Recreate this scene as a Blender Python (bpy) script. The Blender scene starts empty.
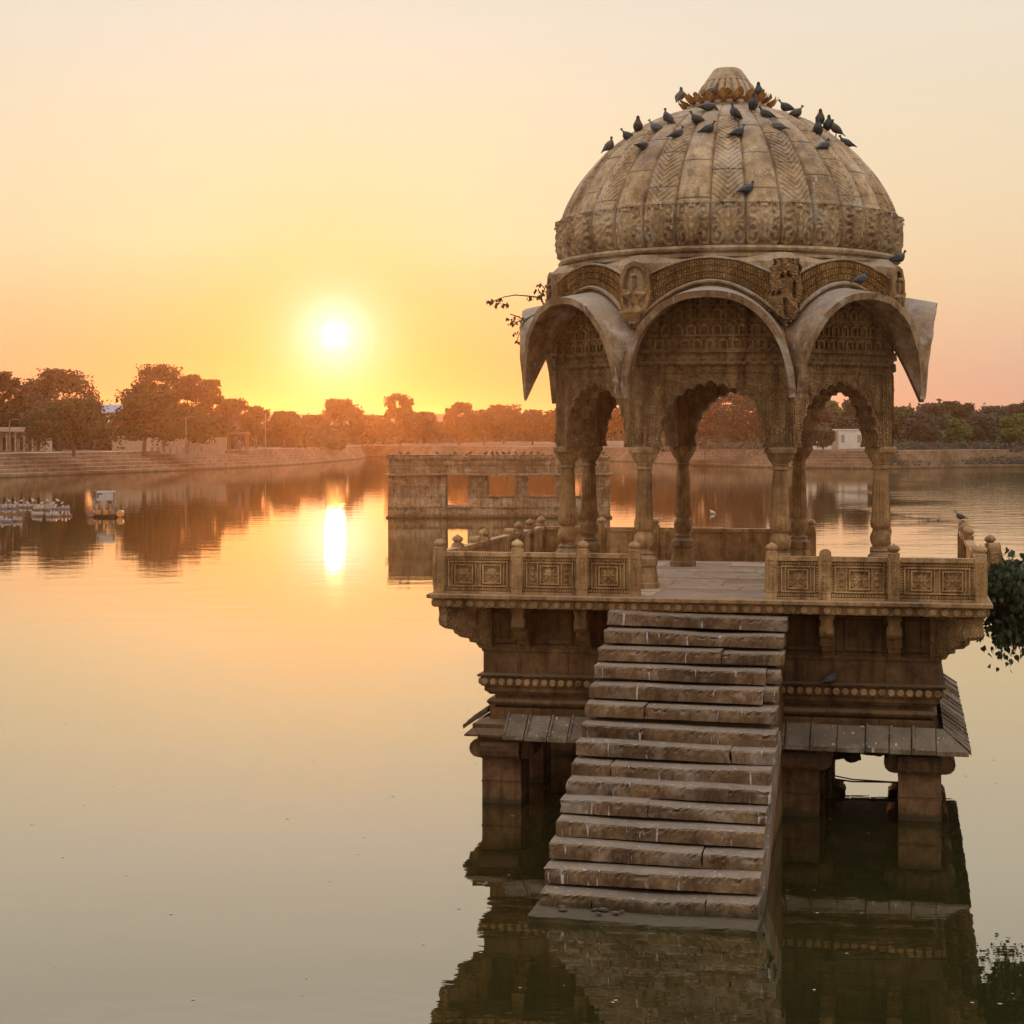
import bpy, math, random
import numpy as np
from mathutils import Vector, Matrix
sc = bpy.context.scene
COL = sc.collection
R = math.radians
# ------------------------------------------------------------------ camera, sky, sun, exposure
CAMZ = 4.819; F = 1825.3; HOR = 437.0
cam = bpy.data.objects.new("camera", bpy.data.cameras.new("camera"))
COL.objects.link(cam); sc.camera = cam
cam.location = (0, 0, CAMZ); cam.rotation_euler = (R(90), 0, 0)
cam.data.sensor_width = 36; cam.data.lens = 36 * F / 1024
cam.data.shift_y = -(512 - HOR) / 1024
cam.data.clip_start = 0.2; cam.data.clip_end = 9000
sc.view_settings.view_transform = 'Standard'; sc.view_settings.look = 'None'
sc.view_settings.exposure = 0.0; sc.view_settings.gamma = 1.0
sc.cycles.max_bounces = 6; sc.cycles.volume_bounces = 0; sc.cycles.diffuse_bounces = 3
sc.cycles.glossy_bounces = 3
sc.cycles.use_denoising = True

SUN_AZ, SUN_EL = R(-5.54), R(3.2)          # azimuth from +Y towards +X
sun_dir = Vector((math.sin(SUN_AZ) * math.cos(SUN_EL), math.cos(SUN_AZ) * math.cos(SUN_EL), math.sin(SUN_EL)))


class NT:
    """small node-tree helper"""
    def __init__(self, tree):
        self.t = tree; tree.nodes.clear()

    def n(self, kind, **kw):
        nd = self.t.nodes.new(kind)
        for k, v in kw.items():
            if k[0] == 'i' and k[1:].isdigit():
                self.set(nd.inputs[int(k[1:])], v)
            else:
                setattr(nd, k, v)
        return nd

    def set(self, sock, v):
        if hasattr(v, 'outputs'):
            v = v.outputs[0]
        if isinstance(v, bpy.types.NodeSocket):
            self.t.links.new(v, sock)
        else:
            sock.default_value = v

    def m(self, op, a, b=0.0, c=0.0, clamp=False):
        nd = self.n('ShaderNodeMath', operation=op, use_clamp=clamp)
        self.set(nd.inputs[0], a); self.set(nd.inputs[1], b); self.set(nd.inputs[2], c)
        return nd.outputs[0]

    def vm(self, op, a, b=(0, 0, 0)):
        nd = self.n('ShaderNodeVectorMath', operation=op)
        self.set(nd.inputs[0], a); self.set(nd.inputs[1], b)
        return nd.outputs['Value'] if op in ('DISTANCE', 'DOT_PRODUCT', 'LENGTH') else nd.outputs[0]

    def scale(self, a, s):
        nd = self.n('ShaderNodeVectorMath', operation='SCALE')
        self.set(nd.inputs[0], a); self.set(nd.inputs['Scale'], s)
        return nd.outputs[0]

    def ramp(self, fac, stops, interp='LINEAR'):
        nd = self.n('ShaderNodeValToRGB'); self.set(nd.inputs[0], fac)
        cr = nd.color_ramp; cr.interpolation = interp
        while len(cr.elements) < len(stops):
            cr.elements.new(0.5)
        for e, (p, c) in zip(cr.elements, stops):
            e.position = p; e.color = (*c, 1) if len(c) == 3 else c
        return nd.outputs[0]

    def mix(self, fac, a, b, blend='MIX'):
        nd = self.n('ShaderNodeMix', data_type='RGBA', blend_type=blend, clamp_factor=True)
        self.set(nd.inputs[0], fac); self.set(nd.inputs[6], a); self.set(nd.inputs[7], b)
        return nd.outputs[2]

    def noise(self, vec, scale, detail=4, rough=.55, dist=0.0):
        nd = self.n('ShaderNodeTexNoise'); self.set(nd.inputs['Vector'], vec)
        nd.inputs['Scale'].default_value = scale; nd.inputs['Detail'].default_value = detail
        nd.inputs['Roughness'].default_value = rough; nd.inputs['Distortion'].default_value = dist
        return nd.outputs[0]

    def sep(self, v):
        nd = self.n('ShaderNodeSeparateXYZ'); self.set(nd.inputs[0], v); return nd.outputs


def s2l(r, g, b):
    return tuple(((c / 255) / 12.92 if c / 255 <= .04045 else ((c / 255 + .055) / 1.055) ** 2.4) for c in (r, g, b))


world = bpy.data.worlds.new("World"); sc.world = world; world.use_nodes = True
w = NT(world.node_tree)
tc = w.n('ShaderNodeTexCoord')
d = w.vm('NORMALIZE', tc.outputs['Generated'])
dx, dy, dz = w.sep(d)[0], w.sep(d)[1], w.sep(d)[2]
el = w.m('MAXIMUM', dz, 0.0)
away = w.ramp(el, [(0.0, s2l(204, 170, 152)), (.03, s2l(219, 182, 158)), (.055, s2l(232, 196, 164)), (.09, s2l(240, 212, 172)),
                   (.13, s2l(241, 220, 184)), (.22, s2l(239, 227, 206)), (.45, s2l(208, 203, 196)), (1.0, s2l(190, 188, 188))])
near = w.ramp(el, [(0.0, s2l(236, 148, 84)), (.02, s2l(243, 160, 94)), (.045, s2l(246, 176, 110)), (.07, s2l(248, 197, 138)), (.105, s2l(249, 224, 176)),
                   (.15, s2l(247, 228, 188)), (.22, s2l(240, 229, 209)), (.45, s2l(208, 203, 196)), (1.0, s2l(190, 188, 188))])
sd = w.n('ShaderNodeCombineXYZ', i0=sun_dir.x, i1=sun_dir.y, i2=sun_dir.z)
ang = w.vm('DISTANCE', d, sd.outputs[0])                          # ~ radians from the sun
azd = w.m('SUBTRACT', w.m('ARCTAN2', dx, dy), SUN_AZ)
azw = w.m('EXPONENT', w.m('MULTIPLY', w.m('MULTIPLY', azd, azd), -1 / (R(12.5) ** 2)))
base = w.mix(azw, away, near)


def gl(width, p=2.0):
    return w.m('EXPONENT', w.m('MULTIPLY', w.m('POWER', w.m('DIVIDE', ang, R(width)), p), -1.0))


c = w.mix(w.m('MULTIPLY', gl(3.2, 1.7), .6), base, (*s2l(252, 192, 92), 1))
c = w.mix(w.m('MULTIPLY', gl(1.9, 1.8), .85), c, (*s2l(254, 232, 178), 1))
add1 = w.mix(w.m('MULTIPLY', gl(.95, 1.5), 1.0), c, (1, .98, .86, 1))
disc = w.ramp(w.m('DIVIDE', ang, R(1.4)), [(0, (1, 1, 1)), (.16, (.9, .9, .9)), (.22, (.12, .12, .12)), (.42, (.04, .04, .04)), (1, (0, 0, 0))])
add2 = w.mix(1.0, add1, w.scale(w.mix(1.0, disc, (1, .88, .6, 1), 'MULTIPLY'), 4.0), 'ADD')
back = w.m('MULTIPLY_ADD', dy, .5, .5)                             # 0 behind the camera, 1 ahead
backc = w.ramp(back, [(0, (.76, .70, .64)), (.45, (.78, .71, .64)), (.85, (1, 1, 1))])
grad = w.mix(1.0, add2, backc, 'MULTIPLY')
sky = w.n('ShaderNodeTexSky', sky_type='NISHITA', sun_disc=False, sun_elevation=SUN_EL, sun_rotation=SUN_AZ,
          altitude=200, air_density=1.2, dust_density=2.0, ozone_density=1.0)
zen = w.m('MULTIPLY_ADD', w.m('MULTIPLY_ADD', dz, 2.3, -.66, clamp=True), 2.7, 1.0)
bg1 = w.n('ShaderNodeBackground', i0=w.scale(grad, zen), i1=.97)
bg2 = w.n('ShaderNodeBackground', i0=w.scale(sky, .05), i1=.05)
ad = w.n('ShaderNodeAddShader', i0=bg1, i1=bg2)
w.n('ShaderNodeOutputWorld', i0=ad)

sl = bpy.data.lights.new("sun", 'SUN'); sl.energy = 2.0; sl.angle = R(.6); sl.color = (1.0, .36, .10)
so = bpy.data.objects.new("sun", sl); COL.objects.link(so)
so.rotation_euler = (-sun_dir).to_track_quat('-Z', 'Y').to_euler()

rng = random.Random(7)


# ------------------------------------------------------------------ mesh helpers
class MB:
    def __init__(s):
        s.v = []; s.f = []

    def add(s, vs, fs, M=None):
        o = len(s.v)
        if M is not None:
            vs = [tuple(M @ Vector(p)) for p in vs]
        s.v.extend(vs); s.f.extend([tuple(i + o for i in f) for f in fs]); return s

    def box(s, x0, x1, y0, y1, z0, z1, M=None, tw=0, td=0):
        """box; the top is inset by tw, td"""
        vs = [(x0, y0, z0), (x1, y0, z0), (x1, y1, z0), (x0, y1, z0),
              (x0 + tw, y0 + td, z1), (x1 - tw, y0 + td, z1), (x1 - tw, y1 - td, z1), (x0 + tw, y1 - td, z1)]
        return s.add(vs, [(0, 3, 2, 1), (4, 5, 6, 7), (0, 1, 5, 4), (1, 2, 6, 5), (2, 3, 7, 6), (3, 0, 4, 7)], M)

    def prism(s, poly, z0, z1, M=None):
        n = len(poly)
        vs = [(x, y, z0) for x, y in poly] + [(x, y, z1) for x, y in poly]
        fs = [tuple(range(n - 1, -1, -1)), tuple(range(n, 2 * n))] + [(i, (i + 1) % n, n + (i + 1) % n, n + i) for i in range(n)]
        return s.add(vs, fs, M)

    def lathe(s, prof, n=24, M=None, mod=None, cap=True, ph=0.0, sq=0.0):
        """prof [(r,z)..]; mod(i_angle, r, z)->r"""
        vs = []; fs = []
        for r, z in prof:
            for k in range(n):
                a = 2 * math.pi * k / n + ph
                rr = mod(a, r, z) if mod else r
                vs.append((rr * math.cos(a), rr * math.sin(a), z))
        for j in range(len(prof) - 1):
            for k in range(n):
                k2 = (k + 1) % n
                fs.append((j * n + k, j * n + k2, (j + 1) * n + k2, (j + 1) * n + k))
        if cap:
            fs.append(tuple(range(n - 1, -1, -1))); fs.append(tuple((len(prof) - 1) * n + k for k in range(n)))
        return s.add(vs, fs, M)

    def sqr(s, prof, M=None, corner=True):
        """square ring profile [(half,z)] -> 4 sided lathe aligned with the axes"""
        vs = []; fs = []
        for h, z in prof:
            vs += [(-h, -h, z), (h, -h, z), (h, h, z), (-h, h, z)]
        for j in range(len(prof) - 1):
            for k in range(4):
                k2 = (k + 1) % 4
                fs.append((j * 4 + k, j * 4 + k2, j * 4 + 4 + k2, j * 4 + 4 + k))
        fs.append((3, 2, 1, 0)); e = 4 * (len(prof) - 1); fs.append((e, e + 1, e + 2, e + 3))
        return s.add(vs, fs, M)

    def tube(s, pts, rad, n=6):
        pts = [Vector(p) for p in pts]; vs = []; fs = []
        for i, p in enumerate(pts):
            t = (pts[min(i + 1, len(pts) - 1)] - pts[max(i - 1, 0)]).normalized()
            a = t.cross(Vector((0, 0, 1)) if abs(t.z) < .9 else Vector((1, 0, 0))).normalized(); b = t.cross(a)
            r = rad[i] if hasattr(rad, '__len__') else rad
            for k in range(n):
                an = 2 * math.pi * k / n
                vs.append(tuple(p + a * math.cos(an) * r + b * math.sin(an) * r))
        for i in range(len(pts) - 1):
            for k in range(n):
                k2 = (k + 1) % n
                fs.append((i * n + k, i * n + k2, (i + 1) * n + k2, (i + 1) * n + k))
        fs.append(tuple(range(n - 1, -1, -1))); fs.append(tuple((len(pts) - 1) * n + k for k in range(n)))
        return s.add(vs, fs)

    def ell(s, c, r, n=10, m=6, M=None):
        prof = [(math.sin(math.pi * (j + .15) / (m + .3)), -math.cos(math.pi * (j + .15) / (m + .3))) for j in range(m + 1)]
        T = Matrix.Translation(c) @ Matrix.Diagonal((*r, 1))
        return s.lathe(prof, n, (M @ T) if M is not None else T)

    def build(s, name, mat, parent=None, smooth=False, bevel=0.0, angle=None, seg=2):
        me = bpy.data.meshes.new(name); me.from_pydata(s.v, [], s.f); me.update()
        o = bpy.data.objects.new(name, me); COL.objects.link(o)
        if mat: me.materials.append(mat)
        if parent is not None: o.parent = parent
        if smooth:
            me.polygons.foreach_set('use_smooth', [True] * len(me.polygons))
            if angle:
                try: me.set_sharp_from_angle(angle=R(angle))
                except Exception: pass
        if bevel:
            b = o.modifiers.new('bevel', 'BEVEL'); b.width = bevel; b.segments = seg; b.limit_method = 'ANGLE'; b.angle_limit = R(35)
        return o


def tag(o, label=None, cat=None, group=None, kind=None):
    if label: o['label'] = label
    if cat: o['category'] = cat
    if group: o['group'] = group
    if kind: o['kind'] = kind
    return o


def empty(name, loc=(0, 0, 0), rz=0.0, parent=None):
    o = bpy.data.objects.new(name, None); COL.objects.link(o); o.empty_display_size = .2
    o.location = loc; o.rotation_euler = (0, 0, rz)
    if parent is not None: o.parent = parent
    return o


def kids(o): return [c for c in bpy.data.objects if c.parent == o]


def copy_tree(o, parent=None, label=None):
    c = o.copy(); COL.objects.link(c)
    if parent is not None: c.parent = parent
    if label: c['label'] = label
    for ch in kids(o): copy_tree(ch, c)
    return c


def fbm(x, y, z=0.0, s=0):
    return (math.sin(x * 1.7 + s) * math.cos(y * 2.3 + 1.3 * s) + .5 * math.sin(x * 4.1 + z * 3 + 2 * s + y) + .35 * math.sin(y * 7.3 + x * 5.9 + s + z * 4)) / 1.85


# ------------------------------------------------------------------ materials
def stone(name, c1, c2, c3, mortar=None, patch=0.0, dust=(.30, .27, .25), dustk=.7, bump=.5, scale=1.0, carve=None, carvek=.5, blocks=None, drops=0.0, rough=.9, wet=None):
    m = bpy.data.materials.new(name); m.use_nodes = True; t = NT(m.node_tree)
    tc = t.n('ShaderNodeTexCoord'); geo = t.n('ShaderNodeNewGeometry')
    P = tc.outputs['Object']
    wp = geo.outputs['Position']
    big = t.noise(wp, 1.1 * scale, 5, .6); mid = t.noise(wp, 6 * scale, 6, .65); fine = t.noise(wp, 45 * scale, 5, .7)
    st = t.n('ShaderNodeMapping'); t.set(st.inputs[0], wp); st.inputs['Scale'].default_value = (5, 5, .55)
    streak = t.noise(st.outputs[0], 1.6, 5, .65)
    col = t.ramp(big, [(.32, c1), (.52, c2), (.68, c3)])
    col = t.mix(t.m('MULTIPLY_ADD', mid, 3.0, -1.1, clamp=True), col, t.mix(1.0, col, (.55, .49, .45, 1), 'MULTIPLY'))
    col = t.mix(t.m('MULTIPLY_ADD', streak, 4.5, -2.15, clamp=True), col, t.mix(1.0, col, (.42, .36, .32, 1), 'MULTIPLY'))
    col = t.mix(t.m('MULTIPLY_ADD', fine, 3.5, -1.5, clamp=True), col, t.mix(1.0, col, (1.45, 1.36, 1.22, 1), 'MULTIPLY'))
    if patch:
        pn = t.noise(wp, 2.3, 7, .68, .4)
        col = t.mix(t.m('MULTIPLY', t.m('MULTIPLY_ADD', pn, 7, -3.7, clamp=True), patch), col, (.43, .395, .345, 1))
        pn2 = t.noise(wp, 3.7, 7, .7, .6)
        col = t.mix(t.m('MULTIPLY', t.m('MULTIPLY_ADD', pn2, 8, -4.6, clamp=True), patch), col, (.10, .075, .055, 1))
    nz = t.sep(geo.outputs['Normal'])[2]
    up = t.m('MULTIPLY', t.m('MULTIPLY_ADD', nz, 1.6, -.55, clamp=True), t.m('MULTIPLY_ADD', mid, 1.7, -.15, clamp=True))
    col = t.mix(t.m('MULTIPLY', up, dustk), col, (*dust, 1))
    height = t.m('ADD', t.m('MULTIPLY', mid, .35), t.m('MULTIPLY', fine, .22))
    pits = t.noise(wp, 17 * scale, 3, .5)
    height = t.m('SUBTRACT', height, t.m('MULTIPLY', t.m('MULTIPLY_ADD', pits, 6, -3.7, clamp=True), .3))
    if blocks:
        br = t.n('ShaderNodeTexBrick'); uv = t.n('ShaderNodeCombineXYZ')
        px, py, pz = t.sep(P)[0], t.sep(P)[1], t.sep(P)[2]
        t.set(uv.inputs[0], t.m('ADD', px, py)); t.set(uv.inputs[1], pz)
        t.set(br.inputs['Vector'], uv.outputs[0])
        br.inputs['Scale'].default_value = 1.0; br.inputs['Brick Width'].default_value = blocks[0]; br.inputs['Row Height'].default_value = blocks[1]
        br.inputs['Mortar Size'].default_value = blocks[2]; br.inputs['Mortar Smooth'].default_value = .3
        br.inputs['Color1'].default_value = (1, 1, 1, 1); br.inputs['Color2'].default_value = (.72, .74, .76, 1); br.inputs['Mortar'].default_value = (.28, .25, .22, 1)
        col = t.mix(1.0, col, br.outputs[0], 'MULTIPLY')
        height = t.m('SUBTRACT', height, t.m('MULTIPLY', br.outputs[1], .5))
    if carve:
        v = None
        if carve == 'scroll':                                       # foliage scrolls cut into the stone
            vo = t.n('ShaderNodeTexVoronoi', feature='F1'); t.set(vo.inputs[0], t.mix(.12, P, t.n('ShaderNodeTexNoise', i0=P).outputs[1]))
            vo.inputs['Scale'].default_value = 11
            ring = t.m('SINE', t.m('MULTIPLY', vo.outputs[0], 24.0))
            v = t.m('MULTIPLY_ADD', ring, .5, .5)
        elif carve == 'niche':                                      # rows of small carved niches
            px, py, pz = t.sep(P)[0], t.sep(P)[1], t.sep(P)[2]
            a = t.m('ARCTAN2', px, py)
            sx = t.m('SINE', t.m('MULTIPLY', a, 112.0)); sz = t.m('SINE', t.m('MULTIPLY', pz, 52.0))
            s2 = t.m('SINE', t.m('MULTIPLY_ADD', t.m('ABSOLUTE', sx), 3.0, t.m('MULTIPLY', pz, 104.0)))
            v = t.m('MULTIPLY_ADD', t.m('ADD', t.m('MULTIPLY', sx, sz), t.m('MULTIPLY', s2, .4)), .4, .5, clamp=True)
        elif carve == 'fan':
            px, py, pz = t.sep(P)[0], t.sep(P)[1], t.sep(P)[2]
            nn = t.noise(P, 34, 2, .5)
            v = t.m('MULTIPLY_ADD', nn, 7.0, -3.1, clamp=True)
        col = t.mix(t.m('MULTIPLY', t.m('SUBTRACT', 1.0, v), .5 if carve == 'fan' else .3), col, t.mix(1.0, col, (.42, .36, .32, 1), 'MULTIPLY'))  # shade in the hollows of the carving, painted into the colour
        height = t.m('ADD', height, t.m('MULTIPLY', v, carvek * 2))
    if drops:
        dn = t.noise(st.outputs[0], 3.2, 3, .6)
        dm = t.m('MULTIPLY', t.m('MULTIPLY_ADD', dn, 14, -8.9, clamp=True), drops)
        col = t.mix(dm, col, (.56, .56, .58, 1))
    if wet is not None:                                             # algae line just above the lake
        pz = t.sep(wp)[2]
        wl = t.m('SUBTRACT', 1.0, t.m('DIVIDE', t.m('SUBTRACT', pz, t.m('MULTIPLY', mid, .12)), wet), clamp=True)
        col = t.mix(t.m('MULTIPLY', wl, .8), col, (.040, .034, .016, 1))
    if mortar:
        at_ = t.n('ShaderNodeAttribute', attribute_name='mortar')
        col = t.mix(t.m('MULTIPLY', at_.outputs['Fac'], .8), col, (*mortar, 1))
    bs = t.n('ShaderNodeBsdfPrincipled'); t.set(bs.inputs['Base Color'], col)
    bs.inputs['Roughness'].default_value = rough
    bs.inputs['Specular IOR Level'].default_value = .25
    bp = t.n('ShaderNodeBump'); bp.inputs['Strength'].default_value = bump; bp.inputs['Distance'].default_value = .045
    t.set(bp.inputs['Height'], height); t.set(bs.inputs['Normal'], bp.outputs[0])
    t.n('ShaderNodeOutputMaterial', i0=bs)
    return m


def plain(name, c1, c2=None, rough=.7, nscale=8.0, bump=0.0, trans=0.0, metal=0.0):
    m = bpy.data.materials.new(name); m.use_nodes = True; t = NT(m.node_tree)
    geo = t.n('ShaderNodeNewGeometry'); c2 = c2 or tuple(x * .7 for x in c1)
    nz = t.noise(geo.outputs['Position'], nscale, 4, .6)
    col = t.ramp(nz, [(.35, c1), (.65, c2)])
    bs = t.n('ShaderNodeBsdfPrincipled'); t.set(bs.inputs['Base Color'], col); bs.inputs['Roughness'].default_value = rough
    bs.inputs['Specular IOR Level'].default_value = .3; bs.inputs['Metallic'].default_value = metal
    if bump:
        bp = t.n('ShaderNodeBump'); bp.inputs['Strength'].default_value = bump; bp.inputs['Distance'].default_value = .05
        t.set(bp.inputs['Height'], nz); t.set(bs.inputs['Normal'], bp.outputs[0])
    out = bs
    if trans:
        tr = t.n('ShaderNodeBsdfTranslucent'); t.set(tr.inputs[0], col)
        out = t.n('ShaderNodeMixShader', i0=trans, i1=bs, i2=tr)
    t.n('ShaderNodeOutputMaterial', i0=out)
    return m


SA, SB, SC = (.175, .112, .055), (.31, .20, .10), (.44, .30, .165)
M_stone = stone('sandstone', SA, SB, SC, bump=.8)
M_dome = stone('dome_sandstone', (.26, .185, .115), (.42, .32, .20), (.58, .47, .33), patch=.7, mortar=(.19, .17, .15), dust=(.33, .30, .27), dustk=.6, bump=.9, drops=.6)
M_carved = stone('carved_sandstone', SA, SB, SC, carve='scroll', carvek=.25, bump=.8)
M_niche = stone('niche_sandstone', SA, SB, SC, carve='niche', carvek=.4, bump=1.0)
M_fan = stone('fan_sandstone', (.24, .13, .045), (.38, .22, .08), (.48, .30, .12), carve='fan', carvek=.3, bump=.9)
M_hood = stone('hood_sandstone', c1=(.20, .135, .08), c2=(.32, .22, .135), c3=(.42, .32, .21), patch=.9, dust=(.34, .32, .30), dustk=.9, bump=.7, drops=.5)
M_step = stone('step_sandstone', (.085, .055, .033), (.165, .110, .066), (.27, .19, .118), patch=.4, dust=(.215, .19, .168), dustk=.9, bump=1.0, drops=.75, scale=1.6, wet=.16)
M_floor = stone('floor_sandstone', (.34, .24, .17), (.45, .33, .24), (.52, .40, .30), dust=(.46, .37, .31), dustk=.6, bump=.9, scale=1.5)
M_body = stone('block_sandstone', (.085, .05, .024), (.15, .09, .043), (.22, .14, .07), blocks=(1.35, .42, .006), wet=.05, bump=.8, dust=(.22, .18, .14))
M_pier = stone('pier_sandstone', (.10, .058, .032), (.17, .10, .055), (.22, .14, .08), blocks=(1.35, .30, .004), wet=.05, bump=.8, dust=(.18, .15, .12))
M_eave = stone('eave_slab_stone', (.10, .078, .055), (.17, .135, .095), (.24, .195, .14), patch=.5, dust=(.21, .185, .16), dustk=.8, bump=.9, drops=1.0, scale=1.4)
M_ruin = stone('ruin_masonry', (.18, .125, .07), (.32, .24, .15), (.46, .37, .26), patch=.5, blocks=(4.5, .62, .012), scale=.7, bump=1.0, wet=.25)
M_ghat = stone('bank_stone', (.16, .115, .08), (.25, .185, .13), (.33, .25, .18), dust=(.40, .32, .245), dustk=.8, scale=.08, bump=.5, wet=.2)

# ------------------------------------------------------------------ water
mw = bpy.data.materials.new('lake_water'); mw.use_nodes = True; t = NT(mw.node_tree)
geo = t.n('ShaderNodeNewGeometry'); P = geo.outputs['Position']
mp = t.n('ShaderNodeMapping'); t.set(mp.inputs[0], P); mp.inputs['Scale'].default_value = (.55, 1.0, 1.0)
n1 = t.noise(mp.outputs[0], .55, 3, .5); n2 = t.noise(mp.outputs[0], 2.6, 3, .55); n3 = t.noise(P, .035, 3, .6)
X, Y = t.sep(P)[0], t.sep(P)[1]
# breeze: rougher water over the right-hand reach of the lake
edge = t.m('ADD', t.m('SUBTRACT', X, t.m('MULTIPLY', Y, .205)), t.m('MULTIPLY', t.m('SUBTRACT', n3, .5), 30))
br = t.m('MULTIPLY', t.m('MULTIPLY_ADD', edge, .16, .3, clamp=True), t.m('MULTIPLY_ADD', Y, .02, -.9, clamp=True))
amp = t.m('MULTIPLY_ADD', br, 5.0, 1.0)
hgt = t.m('MULTIPLY', t.m('ADD', t.m('MULTIPLY', n1, .030), t.m('MULTIPLY', n2, .0075)), amp)
bp = t.n('ShaderNodeBump'); bp.inputs['Strength'].default_value = 1.0; bp.inputs['Distance'].default_value = .22
t.set(bp.inputs['Height'], hgt)
dot = t.m('ABSOLUTE', t.vm('DOT_PRODUCT', geo.outputs['Incoming'], geo.outputs['Normal']))
fac = t.m('EXPONENT', t.m('MULTIPLY', dot, -3.1))
gls = t.n('ShaderNodeBsdfGlossy', i0=(1, .985, .90, 1)); gls.inputs['Roughness'].default_value = .012; t.set(gls.inputs['Normal'], bp.outputs[0])
dif = t.n('ShaderNodeBsdfDiffuse', i0=(.020, .020, .006, 1))
mx = t.n('ShaderNodeMixShader', i0=fac, i1=dif, i2=gls)
t.n('ShaderNodeOutputMaterial', i0=mx)
b = MB(); b.add([(-700, -30, 0), (700, -30, 0), (700, 900, 0), (-700, 900, 0)], [(0, 1, 2, 3)])
tag(b.build('water', mw), kind='structure')


# ------------------------------------------------------------------ ground, bank, steps
def shp(px, py):
    D = F * CAMZ / (py - HOR); return ((px - 512) / F * D, D)


shore = [(-75, 120), (-66, 180), shp(0, 478), shp(100, 474), shp(200, 470), shp(300, 464.5), shp(360, 459), shp(372, 457), shp(500, 459.5),
         shp(620, 461.5), shp(700, 466), shp(780, 468), shp(890, 469), shp(960, 467.5), shp(1024, 467), (125, 300), (170, 250), (190, 140), (130, 20), (60, 5), (-60, 5), (-85, 50)]


def smooth_poly(p, k=6):
    out = []
    n = len(p)
    for i in range(n):
        p0, p1, p2, p3 = (np.array(p[(i + j - 1) % n]) for j in range(4))
        for j in range(k):
            u = j / k
            lin = p1 + (p2 - p1) * u
            cr = .5 * (2 * p1 + (p2 - p0) * u + (2 * p0 - 5 * p1 + 4 * p2 - p3) * u * u + (3 * p1 - p0 - 3 * p2 + p3) * u ** 3)
            out.append(tuple(.5 * lin + .5 * cr))
    return out


ring0 = np.array(smooth_poly(shore)); cen = np.array((10.0, 215.0))
rad = ring0 - cen; ln = np.linalg.norm(rad, axis=1, keepdims=True); rad /= ln


def ring(dist, z, jit=0.0):
    pts = ring0 + rad * dist
    return [(p[0] + jit * rng.uniform(-1, 1), p[1] + jit * rng.uniform(-1, 1), z + (jit * .15 * rng.uniform(-1, 1) if jit else 0)) for p in pts]


def loft(rings, close_in=True):
    m = MB(); n = len(rings[0])
    for r_ in rings: m.v.extend(r_)
    for j in range(len(rings) - 1):
        for k in range(n):
            k2 = (k + 1) % n
            m.f.append((j * n + k, j * n + k2, (j + 1) * n + k2, (j + 1) * n + k))
    if close_in:
        m.v.append((cen[0], cen[1], -1.6)); c0 = len(m.v) - 1
        for k in range(n): m.f.append((c0, (k + 1) % n, k))
    return m


M_ground = stone('dry_earth', (.11, .08, .05), (.16, .12, .075), (.22, .165, .11), dust=(.16, .125, .085), dustk=.3, scale=.15, bump=.8)
loft([ring(-8, -1.5), ring(-1.5, -1.0), ring(0, -.35), ring(3, .6), ring(8.5, 2.2), ring(9, 2.45), ring(20, 2.7, .6), ring(60, 3.2, 1), ring(200, 5, 3), ring(900, 9), ring(3800, 14)]
     ).build('ground', M_ground, smooth=True)
tag(bpy.data.objects['ground'], kind='structure')
prof = []; nst = 6
for k in range(nst):
    z1 = .46 * (k + 1)
    prof += [(k * 1.4, z1 - .46 if k else -.8), (k * 1.4, z1), ((k + 1) * 1.4 - .004, z1)]
rr = [ring(dd, z, 0) for dd, z in prof] + [ring(9.6, 2.8), ring(9.7, 2.2)]
tag(loft(rr, False).build('lakeside_steps', M_ghat), kind='structure')
GZ = 2.75

# low ridge far behind the trees
M_ridge = plain('ridge_scrub', (.09, .075, .05), (.13, .10, .07), 1.0, .02)
m = MB(); nx = 90
for j, (yy, zz) in enumerate(((600, 0), (660, 6.5), (720, 8.8), (800, 8.6), (900, 0))):
    for i in range(nx):
        x = -330 + i * 8.0
        env = min(1, max(0, (x + 215) / 60)) * min(1, max(0, (90 - x) / 60)) * .78 + .22
        m.v.append((x, yy, 5 + zz * env * (1 + .05 * fbm(x * .05, j)) + .5 * fbm(x * .13, j, s=2) if zz else 2))
for j in range(4):
    for i in range(nx - 1):
        a = j * nx + i; m.f.append((a, a + 1, a + nx + 1, a + nx))
tag(m.build('distant_ridge', M_ridge, smooth=True), kind='structure')

# ================================================================== THE PAVILION
CX, CY, YAW = 3.103, 26.301, .2116
pav = empty('lake_pavilion', (CX, CY, 0), -YAW)
tag(pav, 'domed octagonal sandstone pavilion on a square platform with steps down into the lake', 'pavilion')
ZF = 2.80
RZ = lambda a: Matrix.Rotation(a, 4, 'Z')


def W(u, v, z=0.0):
    return (CX + u * math.cos(YAW) + v * math.sin(YAW), CY - u * math.sin(YAW) + v * math.cos(YAW), z)


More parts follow.
